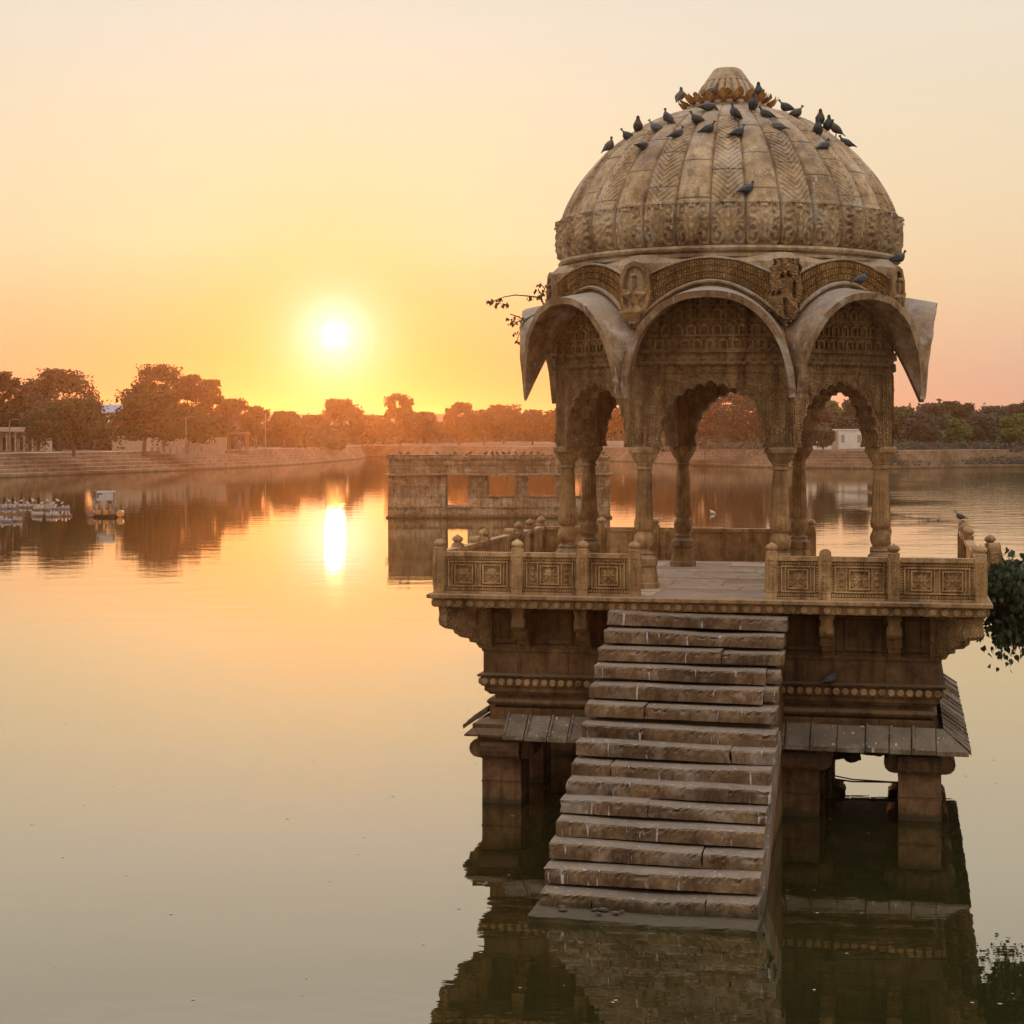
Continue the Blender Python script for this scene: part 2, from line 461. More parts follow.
# --- undercroft piers
def pier_mesh(h=.53, corner=1):
    m = MB()
    k = h / 2
    m.box(-k, k, -k, k, -1.3, .62)
    m.box(-k - .01, k + .01, -k - .01, k + .01, .28, .30)
    # rounded bracket capital: stadium profile both ways
    pts = []
    for s, rng_ in ((1, range(0, 7)), (-1, range(0, 7))):
        for i in rng_:
            a = -math.pi / 2 + math.pi * i / 6 if s == 1 else math.pi / 2 + math.pi * i / 6
            pts.append((s * .32 + .12 * math.cos(a), .72 + .12 * math.sin(a)))
    n = len(pts)
    for ax in (0, 1):
        hw = k + (.0 if ax else .012)
        vs = [((x, -hw, z) if ax == 0 else (-hw, x, z)) for x, z in pts] + [((x, hw, z) if ax == 0 else (hw, x, z)) for x, z in pts]
        m.add(vs, [tuple(range(n)), tuple(range(2 * n - 1, n - 1, -1))] + [(i, n + i, n + (i + 1) % n, (i + 1) % n) for i in range(n)])
    m.box(-k - .05, k + .05, -k - .05, k + .05, .838, .902)
    return m


pm = None
for (u, v) in [(a, b_) for a in (-2.68, -1.16, 1.16, 2.68) for b_ in (-2.68, -1.16, 1.16, 2.68)]:
    if pm is None:
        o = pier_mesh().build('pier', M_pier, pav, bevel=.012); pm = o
    else:
        o = pm.copy(); COL.objects.link(o); o.parent = pav
    o.location = (u, v, 0)
# rubble sill between the rear piers
m = MB(); r2 = random.Random(3)
for i in range(46):
    x = r2.uniform(-2.5, 2.5); s_ = r2.uniform(.10, .26); zz = r2.uniform(-.2, .05) + .10 * math.sin(x * 5)
    M = Matrix.Translation((x, 2.55 + r2.uniform(-.3, .2), zz)) @ Matrix.Rotation(r2.uniform(0, 3), 4, 'Z') @ Matrix.Rotation(r2.uniform(-.4, .4), 4, 'X')
    m.box(-s_, s_, -s_ * .7, s_ * .7, -.2, s_ * .8, M, .03, .03)
m.build('rubble_sill', M_body, pav, bevel=.015)
m = MB(); m.tube([(1.25, -1.0, .17), (1.8, -1.05, .12), (2.6, -1.0, .13)], .012, 5); m.tube([(1.2, -.9, .22), (1.8, -1.0, .14), (2.6, -.9, .10)], .010, 5)
m.build('fallen_stick', plain('dry_wood', (.10, .08, .06)), pav)

# --- base walls with mouldings
m = MB()
m.sqr([(2.2, .903), (3.05, .903), (3.05, 1.06), (2.86, 1.10), (2.86, 1.26), (2.80, 1.262), (2.80, 1.285), (2.87, 1.29), (2.90, 1.33), (2.87, 1.37), (2.80, 1.375),
       (2.80, 1.42), (2.86, 1.425), (2.90, 1.47), (2.92, 1.475), (2.92, 1.54), (2.955, 1.545), (2.955, 1.665), (3.0, 1.67), (3.0, 1.70), (2.93, 1.715), (2.93, 2.0),
       (2.95, 2.003), (2.95, 2.06), (2.90, 2.063), (2.90, 2.56), (2.98, 2.60), (2.98, 2.66)])
# sunk panels of the upper zone: raised frames
for q in range(4):
    Mq = RZ(q * math.pi / 2)
    for (a0, a1) in ((-2.75, -2.5), (-2.22, -1.75), (-1.4, -.3), (.3, 1.4), (1.75, 2.22), (2.5, 2.75)):
        for (x0, x1, z0, z1) in ((a0, a1, 2.50, 2.555), (a0, a1, 2.12, 2.17), (a0, a0 + .05, 2.17, 2.50), (a1 - .05, a1, 2.17, 2.50)):
            m.box(x0, x1, -2.935, -2.88, z0, z1, Mq)
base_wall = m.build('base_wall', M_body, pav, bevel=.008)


def bead_row(m, half, z, r, pitch, depth=.03):
    n = int(2 * half / pitch); p = 2 * half / n
    for q in range(4):
        Mq = RZ(q * math.pi / 2)
        for i in range(n):
            x = -half + (i + .5) * p
            prof_ = []
            vs = []; fs = []
            k = 8
            for (rr_, dd) in ((r, 0), (r, depth * .6), (r * .72, depth)):
                for j in range(k):
                    a = 2 * math.pi * j / k + .39
                    vs.append((x + rr_ * math.cos(a), -half - dd, z + rr_ * math.sin(a)))
            for l in range(2):
                for j in range(k):
                    j2 = (j + 1) % k
                    fs.append((l * k + j, l * k + j2, (l + 1) * k + j2, (l + 1) * k + j))
            fs.append(tuple(2 * k + j for j in range(k)))
            m.add(vs, fs, Mq)


m = MB(); bead_row(m, 2.957, 1.605, .048, .112, .04)
m.build('bead_moulding', M_stone, base_wall)

# --- sloping stone eave round the base
def eave_side(q, seed, gap=None):
    r_ = random.Random(seed); Mq = RZ(q * math.pi / 2)
    m = MB(); x = -3.28
    while x < 3.28:
        wd = r_.uniform(.26, .36); x1 = min(x + wd, 3.28)
        if 3.28 - x1 < .12: x1 = 3.28
        lo = r_.uniform(-.012, .012)
        xo0, xo1 = x, x1 - .012
        k = 3.06 / 3.42

        def pt(xx, outer, top):
            y = (-3.29 - r_.uniform(0, .015)) if outer else -2.97
            z = (.90 if outer else 1.13) + lo + (.055 if top else 0)
            lim = -y - .004
            return (max(-lim, min(lim, xx)), y, z)
        if gap and gap[0] < (x + x1) / 2 < gap[1]:
            x = x1; continue
        if abs(xo1 - xo0) > .03:
            vs = [pt(xo0, 1, 0), pt(xo1, 1, 0), pt(xo1, 0, 0), pt(xo0, 0, 0), pt(xo0, 1, 1), pt(xo1, 1, 1), pt(xo1, 0, 1), pt(xo0, 0, 1)]
            m.add(vs, [(0, 3, 2, 1), (4, 5, 6, 7), (0, 1, 5, 4), (1, 2, 6, 5), (2, 3, 7, 6), (3, 0, 4, 7)], Mq)
            # raised joint batten
            if r_.random() < .8:
                xx = xo0 + .02
                vs = []
                for (dx_, dzz) in ((-.018, .0), (.018, .0), (.012, .022), (-.012, .022)):
                    a = pt(xx, 1, 1); c_ = pt(xx, 0, 1)
                    vs += [(a[0] + dx_, a[1], a[2] + dzz), (c_[0] + dx_, c_[1], c_[2] + dzz)]
                m.add(vs, [(0, 1, 3, 2), (2, 3, 5, 4), (4, 5, 7, 6), (6, 7, 1, 0), (0, 2, 4, 6)], Mq)
        x = x1
    return m


for q, gp in ((0, (-3.5, -2.66)), (1, None), (2, None), (3, (2.62, 3.5))):
    # underside lining carries the slabs
    eave_side(q, 20 + q, gp).build('lower_eave', M_eave, pav)
m = MB(); m.sqr([(2.96, 1.08), (3.14, .93), (3.14, .905), (2.6, .905)])
m.build('eave_bed', M_body, pav)

# --- cornice, brackets and floor
m = MB()
m.sqr([(2.90, 2.562), (3.02, 2.60), (3.30, 2.615), (3.47, 2.62), (3.47, 2.725), (3.50, 2.73), (3.545, 2.74), (3.545, 2.785), (3.52, 2.798), (3.0, 2.798)])
cornice = m.build('cornice', M_stone, pav, bevel=.006)
m = MB(); bead_row(m, 3.472, 2.672, .052, .139, .035); m.build('bead_moulding', M_stone, cornice)

# paving slabs on the platform, each a little uneven
m = MB(); r2 = random.Random(5); y = -3.38
m.box(-3.40, 3.40, -3.40, 3.40, 2.70, 2.775)
while y < 3.36:
    dy_ = r2.uniform(.5, .72); y1 = min(y + dy_, 3.38); x = -3.38
    while x < 3.36:
        dx_ = r2.uniform(.7, 1.5); x1 = min(x + dx_, 3.38); t0 = r2.uniform(-.006, .006)
        m.box(x + .006, x1 - .006, y + .008, y1 - .008, 2.74, 2.802 + t0, None, .006, .006); x = x1
    y = y1
m.build('platform_floor', M_floor, pav)


def bracket(diag=False):
    """S-shaped stone corbel, profile in (out, z)"""
    L = .70 if diag else .50
    pr_ = [(0, 2.02), (.05, 2.03), (.09, 2.10), (.16, 2.12), (.17, 2.19), (.26, 2.20), (.33, 2.25), (.34, 2.31), (.43, 2.32), (.49, 2.37), (.50, 2.44), (.49, 2.50), (.5, 2.612), (0, 2.612)]
    pr_ = [(a * L / .5, z) for a, z in pr_]
    hw = .11 if diag else .075; n = len(pr_); m = MB()
    vs = [(-hw, -2.90 - a if not diag else -a, z) for a, z in pr_] + [(hw, -2.90 - a if not diag else -a, z) for a, z in pr_]
    m.add(vs, [tuple(range(n)), tuple(range(2 * n - 1, n - 1, -1))] + [(i, n + i, n + (i + 1) % n, (i + 1) % n) for i in range(n)])
    y0 = 0 if diag else -2.90
    m.box(-hw - .02, hw + .02, y0 - L * .97, y0 - .01, 2.55, 2.60)
    for (a, z, rr_) in ((.42 * L / .5, 2.40, .075), (.24 * L / .5, 2.25, .065)):
        M = Matrix.Translation((0, y0 - a, z)) @ Matrix.Rotation(math.pi / 2, 4, 'Y')
        m.lathe([(rr_ * .5, -hw - .02), (rr_, -hw - .012), (rr_, hw + .012), (rr_ * .5, hw + .02)], 10, M)
    return m


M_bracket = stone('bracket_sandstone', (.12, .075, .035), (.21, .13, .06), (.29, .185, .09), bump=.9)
bo = None
for q in range(4):
    for x in (-2.37, -1.55, 1.55, 2.37) + ((0.0, -.82, .82) if q else (-.82, .82)):
        if bo is None:
            bo = bracket().build('bracket', M_bracket, pav, bevel=.008); o = bo
        else:
            o = bo.copy(); COL.objects.link(o); o.parent = pav
        o.rotation_euler = (0, 0, q * math.pi / 2); o.location = (x * math.cos(q * math.pi / 2), x * math.sin(q * math.pi / 2), 0)
bo = None
for q in range(4):
    if bo is None:
        bo = bracket(True).build('corner_bracket', M_carved, pav, bevel=.01); o = bo
    else:
        o = bo.copy(); COL.objects.link(o); o.parent = pav
    a = q * math.pi / 2; c_, s_ = math.cos(a), math.sin(a)
    o.location = (-2.88 * c_ + 2.88 * s_, -2.88 * s_ - 2.88 * c_, 0); o.rotation_euler = (0, 0, a - math.pi / 4)


# --- balustrade
def post_mesh(ball=True, h=.575):
    m = MB(); k = .072
    m.box(-k, k, -k, k, 0, h)
    for sgn in (0, 1, 2, 3):
        Mq = RZ(sgn * math.pi / 2)
        for (x0, x1, z0, z1) in ((-.06, -.042, .09, .50), (.042, .06, .09, .50), (-.042, .042, .09, .105), (-.042, .042, .485, .50)):
            m.box(x0, x1, -k - .010, -k + .001, z0, z1, Mq)
        # carved plant stem in the post panel
        m.box(-.008, .008, -k - .008, -k + .001, .12, .46, Mq)
        for j in range(5):
            zc = .15 + j * .07
            for sg in (-1, 1):
                m.add([(0, -k - .009, zc), (sg * .032, -k - .009, zc + .02), (sg * .026, -k - .009, zc + .045), (0, -k - .009, zc + .02)], [(0, 1, 2, 3)], Mq)
    if ball:
        mod = lambda a, r, z: r * (1 + .07 * math.cos(8 * a))
        m.lathe([(.070, h), (.074, h + .010), (.050, h + .022), (.046, h + .032), (.066, h + .045), (.074, h + .068), (.065, h + .092), (.040, h + .112), (.016, h + .124), (.004, h + .136)], 24, None, mod)
    else:
        vs = []; n = 10
        pts = [(k * math.cos(math.pi * i / n), h + .055 * math.sin(math.pi * i / n)) for i in range(n + 1)]
        for yy in (-k, k): vs += [(x, yy, z) for x, z in pts]
        N = n + 1
        m.add(vs, [tuple(range(N - 1, -1, -1)), tuple(range(N, 2 * N))] + [(i, i + 1, N + i + 1, N + i) for i in range(n)])
    return m


def flower(m, cx, cz, r, y, n=8, d=.034):
    for k in range(n):
        a = 2 * math.pi * k / n
        c_, s_ = math.cos(a), math.sin(a)
        P_ = [(.18, 0), (.55, .24), (1, 0), (.55, -.24)]
        vs = [(cx + r * (p * c_ - q_ * s_), y - d * (.4 if abs(q_) > 0 else (1 if i == 0 else .3)), cz + r * (p * s_ + q_ * c_)) for i, (p, q_) in enumerate(P_)]
        vs += [(x, y + .002, z) for x, _, z in vs[:4]]
        m.add(vs, [(0, 1, 2, 3), (0, 4, 5, 1), (1, 5, 6, 2), (2, 6, 7, 3), (3, 7, 4, 0)])
    M = Matrix.Translation((cx, y, cz)) @ Matrix.Rotation(math.pi / 2, 4, 'X')
    m.lathe([(r * .26, -.002), (r * .24, d), (r * .1, d * 1.2)], 10, M)


def panel_mesh(x0, x1, kind, H=.535, plainside=False):
    """rail panel from x0 to x1 on plane y=0 (outer face at -.05)"""
    m = MB(); T = .05
    m.box(x0, x1, -T + .040, T - .012, 0, H - .06)
    m.box(x0, x1, -T - .012, T + .012, H - .055, H)            # coping
    m.box(x0, x1, -T - .006, T + .006, 0, .03)
    if plainside: return m
    y = -T + .040

    def frame(a, b_, z0, z1, wd=.018, d=.038):
        for (p0, p1, q0, q1) in ((a, b_, z1 - wd, z1), (a, b_, z0, z0 + wd), (a, a + wd, z0 + wd, z1 - wd), (b_ - wd, b_, z0 + wd, z1 - wd)):
            m.box(p0, p1, y - d, y + .002, q0, q1)
    # rows of little dentils round the field
    z0, z1 = .045, H - .07
    n = int((x1 - x0) / .032)
    for i in range(n):
        xx = x0 + (i + .5) * (x1 - x0) / n
        for zz in (z0 + .012, z1 - .014):
            m.box(xx - .010, xx + .010, y - .036, y + .002, zz - .015, zz + .015)
    nz_ = 10
    for i in range(nz_):
        zz = z0 + .05 + (i + .5) * (z1 - z0 - .1) / nz_
        for xx in (x0 + .02, x1 - .02):
            m.box(xx - .013, xx + .013, y - .036, y + .002, zz - .010, zz + .010)
    frame(x0 + .045, x1 - .045, z0 + .045, z1 - .045)
    cz = (z0 + z1) / 2; hh = (z1 - z0) / 2 - .085
    if kind == 1:
        cs = [(x0 + x1) / 2]
    elif kind == 2:
        cs = [x0 + (x1 - x0) * .29, x0 + (x1 - x0) * .71]
    else:
        cs = [(x0 + x1) / 2]
    for cx in cs:
        frame(cx - hh, cx + hh, cz - hh, cz + hh, .018, .042)
        frame(cx - hh - .035, cx + hh + .035, cz - hh - .035, cz + hh + .035, .012, .030)
        flower(m, cx, cz, hh * .82, y, 8)
        for sx in (-1, 1):
            for sz in (-1, 1):
                flower(m, cx + sx * hh * .68, cz + sz * hh * .68, hh * .22, y, 4)
    if kind == 3:
        c0 = cs[0]; lim = (x1 - x0) / 2 - .06
        for sx in (-1, 1):
            a, b_ = sorted((c0 + sx * (hh + .02), c0 + sx * lim))
            frame(a, b_, cz - hh, cz + hh, .012, .014)
            for zz in (-.6, 0, .6):
                flower(m, (a + b_) / 2, cz + zz * hh, min((b_ - a) * .36, hh * .3), y, 6)
    return m


M_rail = stone('rail_sandstone', (.28, .185, .09), (.42, .28, .145), (.52, .37, .205), bump=.8, dustk=.4)
rails = []
sides = {0: ([-3.40, -2.37, -1.52, -.85, .87, 1.53, 2.37, 3.40], [True, True, True, True, True, False, True, True], [(0, 1, 2), (1, 2, 3), (2, 3, 1), (4, 5, 1), (5, 6, 3), (6, 7, 2)]),
         1: ([-2.40, -.85, .85, 1.53, 2.40, 3.40], [False, True, True, True, True, True], [(-1, 0, 2), (0, 1, 2), (1, 2, 3), (2, 3, 1), (3, 4, 2), (4, 5, 2)]),
         2: ([-1.02, 1.51, 2.39, 3.40], [True] * 4, [(0, 1, 3), (1, 2, 3), (2, 3, 2)]),
         3: ([-2.4, -1.5, -.85, .84, 1.40, 2.42], [True, True, False, True, False, True], [(-1, 0, 2), (0, 1, 2), (1, 2, 1), (2, 3, 3), (3, 4, 1), (4, 5, 2), (5, 6, 2)])}
pball = pround = None
for q, (xs, balls, pans) in sides.items():
    bal = empty('balustrade', (0, 0, ZF), q * math.pi / 2, pav)
    pos = {i: x for i, x in enumerate(xs)}; pos[-1] = -3.40; pos[6] = pos.get(6, 3.40)
    for x, bl in zip(xs, balls):
        if q == 1 and x == -.85: continue
        src = pball if bl else pround
        if src is None:
            o = post_mesh(bl).build('post', M_rail, bal, smooth=True, angle=35)
            if bl: pball = o
            else: pround = o
        else:
            o = src.copy(); COL.objects.link(o); o.parent = bal
        o.location = (x, -3.40, -.002); o.rotation_euler = (r2.uniform(-.012, .012), r2.uniform(-.012, .012), r2.uniform(-.02, .02))
    for a, b_, kd in pans:
        if a == b_: continue
        p = panel_mesh(pos[a] + .073, pos[b_] - .073, kd, plainside=(q in (2,)))
        o = p.build('rail_panel', M_rail, bal); o.location = (0, -3.40, 0)
    rails.append(bal)
    if q == 1:                                                   # posts pushed outwards by the shrub
        for (x, off, tilt, src) in ((-.42, -.28, -.05, pball), (-1.02, -.34, -.1, pround)):
            o = src.copy(); COL.objects.link(o); o.parent = bal; o.location = (x, -3.40 + off, -.03); o.rotation_euler = (tilt, 0, .06)

# --- staircase
stair = empty('staircase', (0, 0, 0), 0, pav)


def rough_block(x0, x1, y0, y1, z0, z1, seed, amp=.012, M=None, nx=26, worn=.02, hol=1.0):
    """weathered slab: front and top edges chipped"""
    r_ = random.Random(seed); m = MB(); ny = 3; nzz = 3
    xs = [x0 + (x1 - x0) * i / nx for i in range(nx + 1)]
    loop = [(y0, z0), (y0, z0 + (z1 - z0) * .5), (y0, z1 - worn), (y0 + worn * .8, z1), (y0 + (y1 - y0) * .5, z1), (y1, z1), (y1, z0)]
    nl = len(loop); ph = r_.uniform(0, 50)
    for i, x in enumerate(xs):
        n_ = .7 * fbm(x * 2.1 + ph, ph, 0, seed) + .5 * fbm(x * 9 + ph, ph, 0, seed + 3); ch = r_.uniform(0, 1) ** 4 * 1.3 + max(0, fbm(x * 3.3 + ph, 2 + ph, 0, seed + 7) - .35) * 2.0
        sag = amp * .6 * fbm(x * .9 + ph, 1, 0, 3) - amp * .5 * math.exp(-((x - .1) / .5) ** 2)
        for j, (y, z) in enumerate(loop):
            dy_ = dz_ = 0
            if j in (0, 1, 2, 3): dy_ = amp * n_ * .7 + r_.uniform(-1, 1) * amp * .25
            if j == 2: dy_ += ch * amp * 1.2; dz_ = -ch * amp
            if j in (2, 3, 4, 5): dz_ += sag
            if j == 3: dz_ -= ch * amp * .6
            ex = (r_.uniform(-1, 1) * amp * .6) if i in (0, nx) else 0
            m.v.append((x + ex, y + dy_, z + dz_))
    for i in range(nx):
        for j in range(nl):
            j2 = (j + 1) % nl
            m.f.append((i * nl + j, i * nl + j2, (i + 1) * nl + j2, (i + 1) * nl + j))
    m.f.append(tuple(range(nl))); m.f.append(tuple(nx * nl + j for j in range(nl - 1, -1, -1)))
    if M is not None: m.v = [tuple(M @ Vector(p)) for p in m.v]
    return m


rx = random.Random(11)
GOING, RISE = .313, .1705
STZ = [2.612, 2.424, 2.25, 2.07, 1.887, 1.702, 1.50, 1.352, 1.18, 1.038, .888, .72, .55, .38, .195]
for k in range(15):
    zt = STZ[k]; vf = -3.83 - GOING * k
    ul = -1.128 + rx.uniform(-.014, .014); ur = 1.078 + rx.uniform(-.02, .02)
    if k in (3, 4): ur = .89
    if k == 2: ur = 1.085
    tilt = Matrix.Translation((0, vf, zt)) @ Matrix.Rotation(.010 + rx.uniform(-.006, .009), 4, 'Y') @ Matrix.Rotation(rx.uniform(-.006, .010), 4, 'Z')
    cuts = {2: [.35], 5: [-.45], 7: [.6], 10: [-.2], 12: [.45], 14: [-.6, .55], 8: [-.7]}.get(k, [])
    zb_ = -.158 + rx.uniform(-.006, .012); xs_ = [ul] + cuts + [ur]; mm_ = MB()
    for q_ in range(len(xs_) - 1):
        b_ = rough_block(xs_[q_] + (.006 if q_ else 0), xs_[q_ + 1] - (.006 if q_ < len(cuts) else 0), .012 * (q_ % 2), .50, zb_, -.008 * (q_ % 2), 40 + k + 17 * q_, .021, tilt, max(12, int(31 * (xs_[q_ + 1] - xs_[q_]))))
        mm_.add(b_.v, b_.f)
    mm_.build('step', M_step, stair)
for k, (a, dz_) in enumerate(((.90, -.03), (.885, -.02))):
    zt = STZ[3 + k] + dz_; vf = -3.83 - GOING * (3 + k) + .16
    rough_block(a, 1.06 - .01 * k, vf, vf + .3, zt - .14, zt, 70 + k, .02, None, 6, .03).build('loose_block', M_step, stair)
rough_block(-1.17, 1.10, -8.60, -8.0, -.25, .055, 91, .02, Matrix.Rotation(.006, 4, 'Y'), 26).build('bottom_slab', M_step, stair)
# sloping core wall under the steps
m = MB()
zt0, zt1 = 2.61 - .2, -.15
poly = [(-2.9, 2.35), (-3.9, 2.23), (-3.9 - GOING * 14, -.2), (-3.9 - GOING * 14, -1.2), (-2.9, -1.2)]
vs = [(-1.06, y, z) for y, z in poly] + [(.985, y, z) for y, z in poly]; n = 5
m.add(vs, [tuple(range(n)), tuple(range(2 * n - 1, n - 1, -1))] + [(i, n + i, n + (i + 1) % n, (i + 1) % n) for i in range(n)])
core = m.build('core_wall', M_body, stair)
for s_ in (-1.06, 1.06):
    m = MB(); vs = []
    for x in (s_ - .035, s_ + .035):
        for (y, z) in ((-5.05, 1.20), (-5.2, 1.42), (-8.2, -.1), (-8.05, -.32)): vs.append((x, y + (0 if s_ < 0 else .1), z))
    m.add(vs, [(0, 1, 2, 3), (7, 6, 5, 4), (0, 4, 5, 1), (1, 5, 6, 2), (2, 6, 7, 3), (3, 7, 4, 0)])
    m.build('stringer', M_step, stair)
m = MB()
for i in range(9):
    s_ = rx.uniform(.015, .045); x = rx.uniform(-1.1, 1.0)
    m.ell((x, -8.35 + rx.uniform(-.1, .1), .075), (s_ * 1.5, s_, s_ * .6), 7, 4)
m.build('pebble_litter', M_step, stair); tag(bpy.data.objects['pebble_litter'], kind='stuff')

# --- columns
S8 = 1.8; AP = S8 * (1 + 2 ** .5) / 2; RC = AP / math.cos(math.pi / 8)
shaft_prof = [(r_ * .80, z_) for r_, z_ in [(.125, .50), (.118, .53), (.150, .55), (.172, .60), (.178, .65), (.160, .70), (.128, .74), (.122, .76), (.150, .78), (.164, .82), (.168, .87), (.150, .93), (.142, .95),
              (.139, 1.1), (.128, 1.3), (.119, 1.5), (.116, 1.575)]]
cap_prof = [(r_ * .84, z_) for r_, z_ in [(.110, 1.575), (.132, 1.585), (.136, 1.60), (.120, 1.615), (.118, 1.64), (.134, 1.655), (.128, 1.67), (.150, 1.69), (.180, 1.73), (.200, 1.77), (.206, 1.80)]]


def flute(a, r, z):
    if .90 < z < 1.57: return r * (1 - .085 * abs(math.sin(8 * a)) ** .5 + .04)
    if .77 < z <= .90: return r * (1 + .035 * math.cos(16 * a))
    return r


def make_column():
    c_ = empty('column', (0, 0, 0), 0, pav)
    m = MB(); oct_ = math.pi / 8
    m.lathe([(.205, 0), (.205, .07), (.19, .085), (.175, .22), (.165, .27), (.165, .285)], 8, None, ph=oct_)
    m.lathe([(.15, .285), (.172, .31), (.178, .35), (.170, .40), (.138, .43), (.122, .45), (.136, .465), (.13, .485), (.09, .50)], 24)
    m.build('column_base', M_stone, c_, smooth=True, angle=30)
    m = MB(); m.lathe(shaft_prof, 64, None, flute); m.build('shaft', M_stone, c_, smooth=True, angle=40)
    m = MB(); m.lathe(cap_prof, 32, None, lambda a, r, z: r * (1 + (.05 * math.cos(16 * a) if z > 1.68 else 0)))
    m.lathe([(.200, 1.80), (.212, 1.815), (.212, 1.865), (.20, 1.882)], 8, None, ph=oct_)
    m.build('capital', M_stone, c_, smooth=True, angle=30)
    return c_


c0 = make_column()
for k in range(8):
    a = math.pi / 8 + k * math.pi / 4
    o = c0 if k == 0 else copy_tree(c0, pav)
    o.location = (RC * math.cos(a), RC * math.sin(a), ZF); o.rotation_euler = (0, 0, a + (0 if k % 2 else .05))

# --- arcade: eight cusped arches
ZS, ZA, ZT = 4.682, 5.54, 5.76             # springing, apex, lintel
T0, T1 = AP + .155, AP - .155              # outer / inner apothem
HWO = .705


def cusped(n=13, k=6):
    """multi-foil arch outline from right springing to left"""
    pts = []
    for i in range(n):
        a0 = math.pi * i / n; a1 = math.pi * (i + 1) / n
        for j in range(k + (1 if i == n - 1 else 0)):
            u_ = j / k; a = a0 + (a1 - a0) * u_
            out = 1.0 - .055 * (abs(2 * u_ - 1) ** 2.2)
            x = HWO * math.cos(a) * out; z = (ZA - ZS) * (max(0.0, math.sin(a)) ** .86) * out
            if abs(math.cos(a)) < .18 and i == n // 2: z += .03 * (1 - abs(2 * u_ - 1))
            pts.append((x, ZS + max(z, 0)))
    return pts


AR = cusped()


def arch_mesh():
    m = MB(); n = len(AR)
    for (ap_, flip) in ((T0, 0), (T1, 1)):
        hw = ap_ * math.tan(math.pi / 8)
        top = ZT
        vs = []; fs = []
        for (x, z) in AR:
            # matching outer boundary point
            vs.append((x, -ap_, z))
        for i, (x, z) in enumerate(AR):
            f = i / (n - 1)
            # walk the outer outline: up the right jamb, along the top, down the left
            per = [(hw, ZS), (hw, top), (-hw, top), (-hw, ZS)]
            segs = [top - ZS, 2 * hw, top - ZS]; tot = sum(segs); dd = f * tot
            if dd <= segs[0]: p = (hw, ZS + dd)
            elif dd <= segs[0] + segs[1]: p = (hw - (dd - segs[0]), top)
            else: p = (-hw, top - (dd - segs[0] - segs[1]))
            vs.append((p[0], -ap_, p[1]))
        for i in range(n - 1):
            q_ = (i, n + i, n + i + 1, i + 1)
            fs.append(q_ if flip else q_[::-1])
        m.add(vs, fs)
    # fix corners: fill triangles are negligible; intrados strip
    vs = [(x, -T0, z) for x, z in AR] + [(x, -T1, z) for x, z in AR]
    m.add(vs, [(i, i + 1, n + i + 1, n + i) for i in range(n - 1)])
    # pier soffit
    for s_ in (1, -1):
        a = s_ * AR[0][0]
        h0 = T0 * math.tan(math.pi / 8) * s_; h1 = T1 * math.tan(math.pi / 8) * s_
        m.add([(a, -T0, ZS), (h0, -T0, ZS), (h1, -T1, ZS), (a, -T1, ZS)], [(0, 1, 2, 3)])
    return m


def arch_trim():
    m = MB(); y = -T0
    hw = T0 * math.tan(math.pi / 8)
    # moulded edge following the cusps
    n = len(AR)
    for (s0, s1, d_) in ((1.0, 1.035, .014),):
        vs = []
        for (x, z) in AR:
            dz_ = z - ZS
            vs += [(x * s0, y - d_, ZS + dz_ * s0), (x * s1, y - d_, ZS + dz_ * s1 + .006), (x * s1, y + .002, ZS + dz_ * s1 + .006), (x * s0, y + .002, ZS + dz_ * s0)]
        fs = []
        for i in range(n - 1):
            for j in range(4):
                fs.append((i * 4 + j, i * 4 + (j + 1) % 4, i * 4 + 4 + (j + 1) % 4, i * 4 + 4 + j))
        m.add(vs, fs)
    # frame round the spandrels
    for (x0, x1, z0, z1) in ((-.80, .80, 5.665, 5.69), (-.80, -.775, 4.95, 5.665), (.775, .80, 4.95, 5.665)):
        m.box(x0, x1, y - .016, y + .002, z0, z1)
    for sx in (-1, 1):
        flower(m, sx * .60, 5.50, .10, y, 8, .022)
        for j in range(7):                                          # leaf sprays in the spandrel
            flower(m, sx * (.44 + .04 * j - (.03 if j % 2 else 0)), 5.60 - .075 * j + (.02 if j % 2 else 0), .05, y, 5, .018)
        # lattice strip on the corner pier
        for j in range(18):
            zz = 4.98 + j * .038
            for i_ in range(3):
                xx = sx * (.825 + i_ * .045)
                m.box(xx - .014, xx + .014, y - .014, y + .002, zz, zz + .024)
        # acanthus at the foot of the corner pier
        for i_ in range(4):
            xx = sx * (.745 + i_ * .062)
            for j in range(4):
                m.add([(xx, y - .004, 4.70 + j * .06), (xx + .026, y - .018, 4.75 + j * .06), (xx, y - .006, 4.80 + j * .06), (xx - .026, y - .018, 4.75 + j * .06)], [(0, 1, 2, 3)])
    return m


a0 = t0_ = None
for k in range(8):
    if a0 is None:
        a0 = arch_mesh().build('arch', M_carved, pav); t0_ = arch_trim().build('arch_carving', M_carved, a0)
    else:
        o = a0.copy(); COL.objects.link(o); o.parent = pav; o.rotation_euler = (0, 0, k * math.pi / 4)
        c_ = t0_.copy(); COL.objects.link(c_); c_.parent = o


def octa(prof, m=None, M=None):
    m = m or MB(); ph = math.pi / 8
    return m.lathe([(r / math.cos(ph), z) for r, z in prof], 8, M, ph=ph)


# frieze and tiered walls under the hoods
m = octa([(T0 - .31, ZT), (T0 + .02, ZT), (T0 + .05, ZT + .02), (T0 + .05, ZT + .05), (T0 + .015, ZT + .06), (T0 + .015, ZT + .16), (T0 + .06, ZT + .175), (T0 + .06, ZT + .20),
          (T0 - .01, ZT + .21), (T0 - .01, 6.35), (T0 - .05, 6.80), (T0 - .31, 6.80)])
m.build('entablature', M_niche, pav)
m = octa([(.0001, 5.86), (T0 - .25, 5.86), (T0 - .25, 6.0), (.0001, 6.0)]); m.build('ceiling', M_stone, pav)
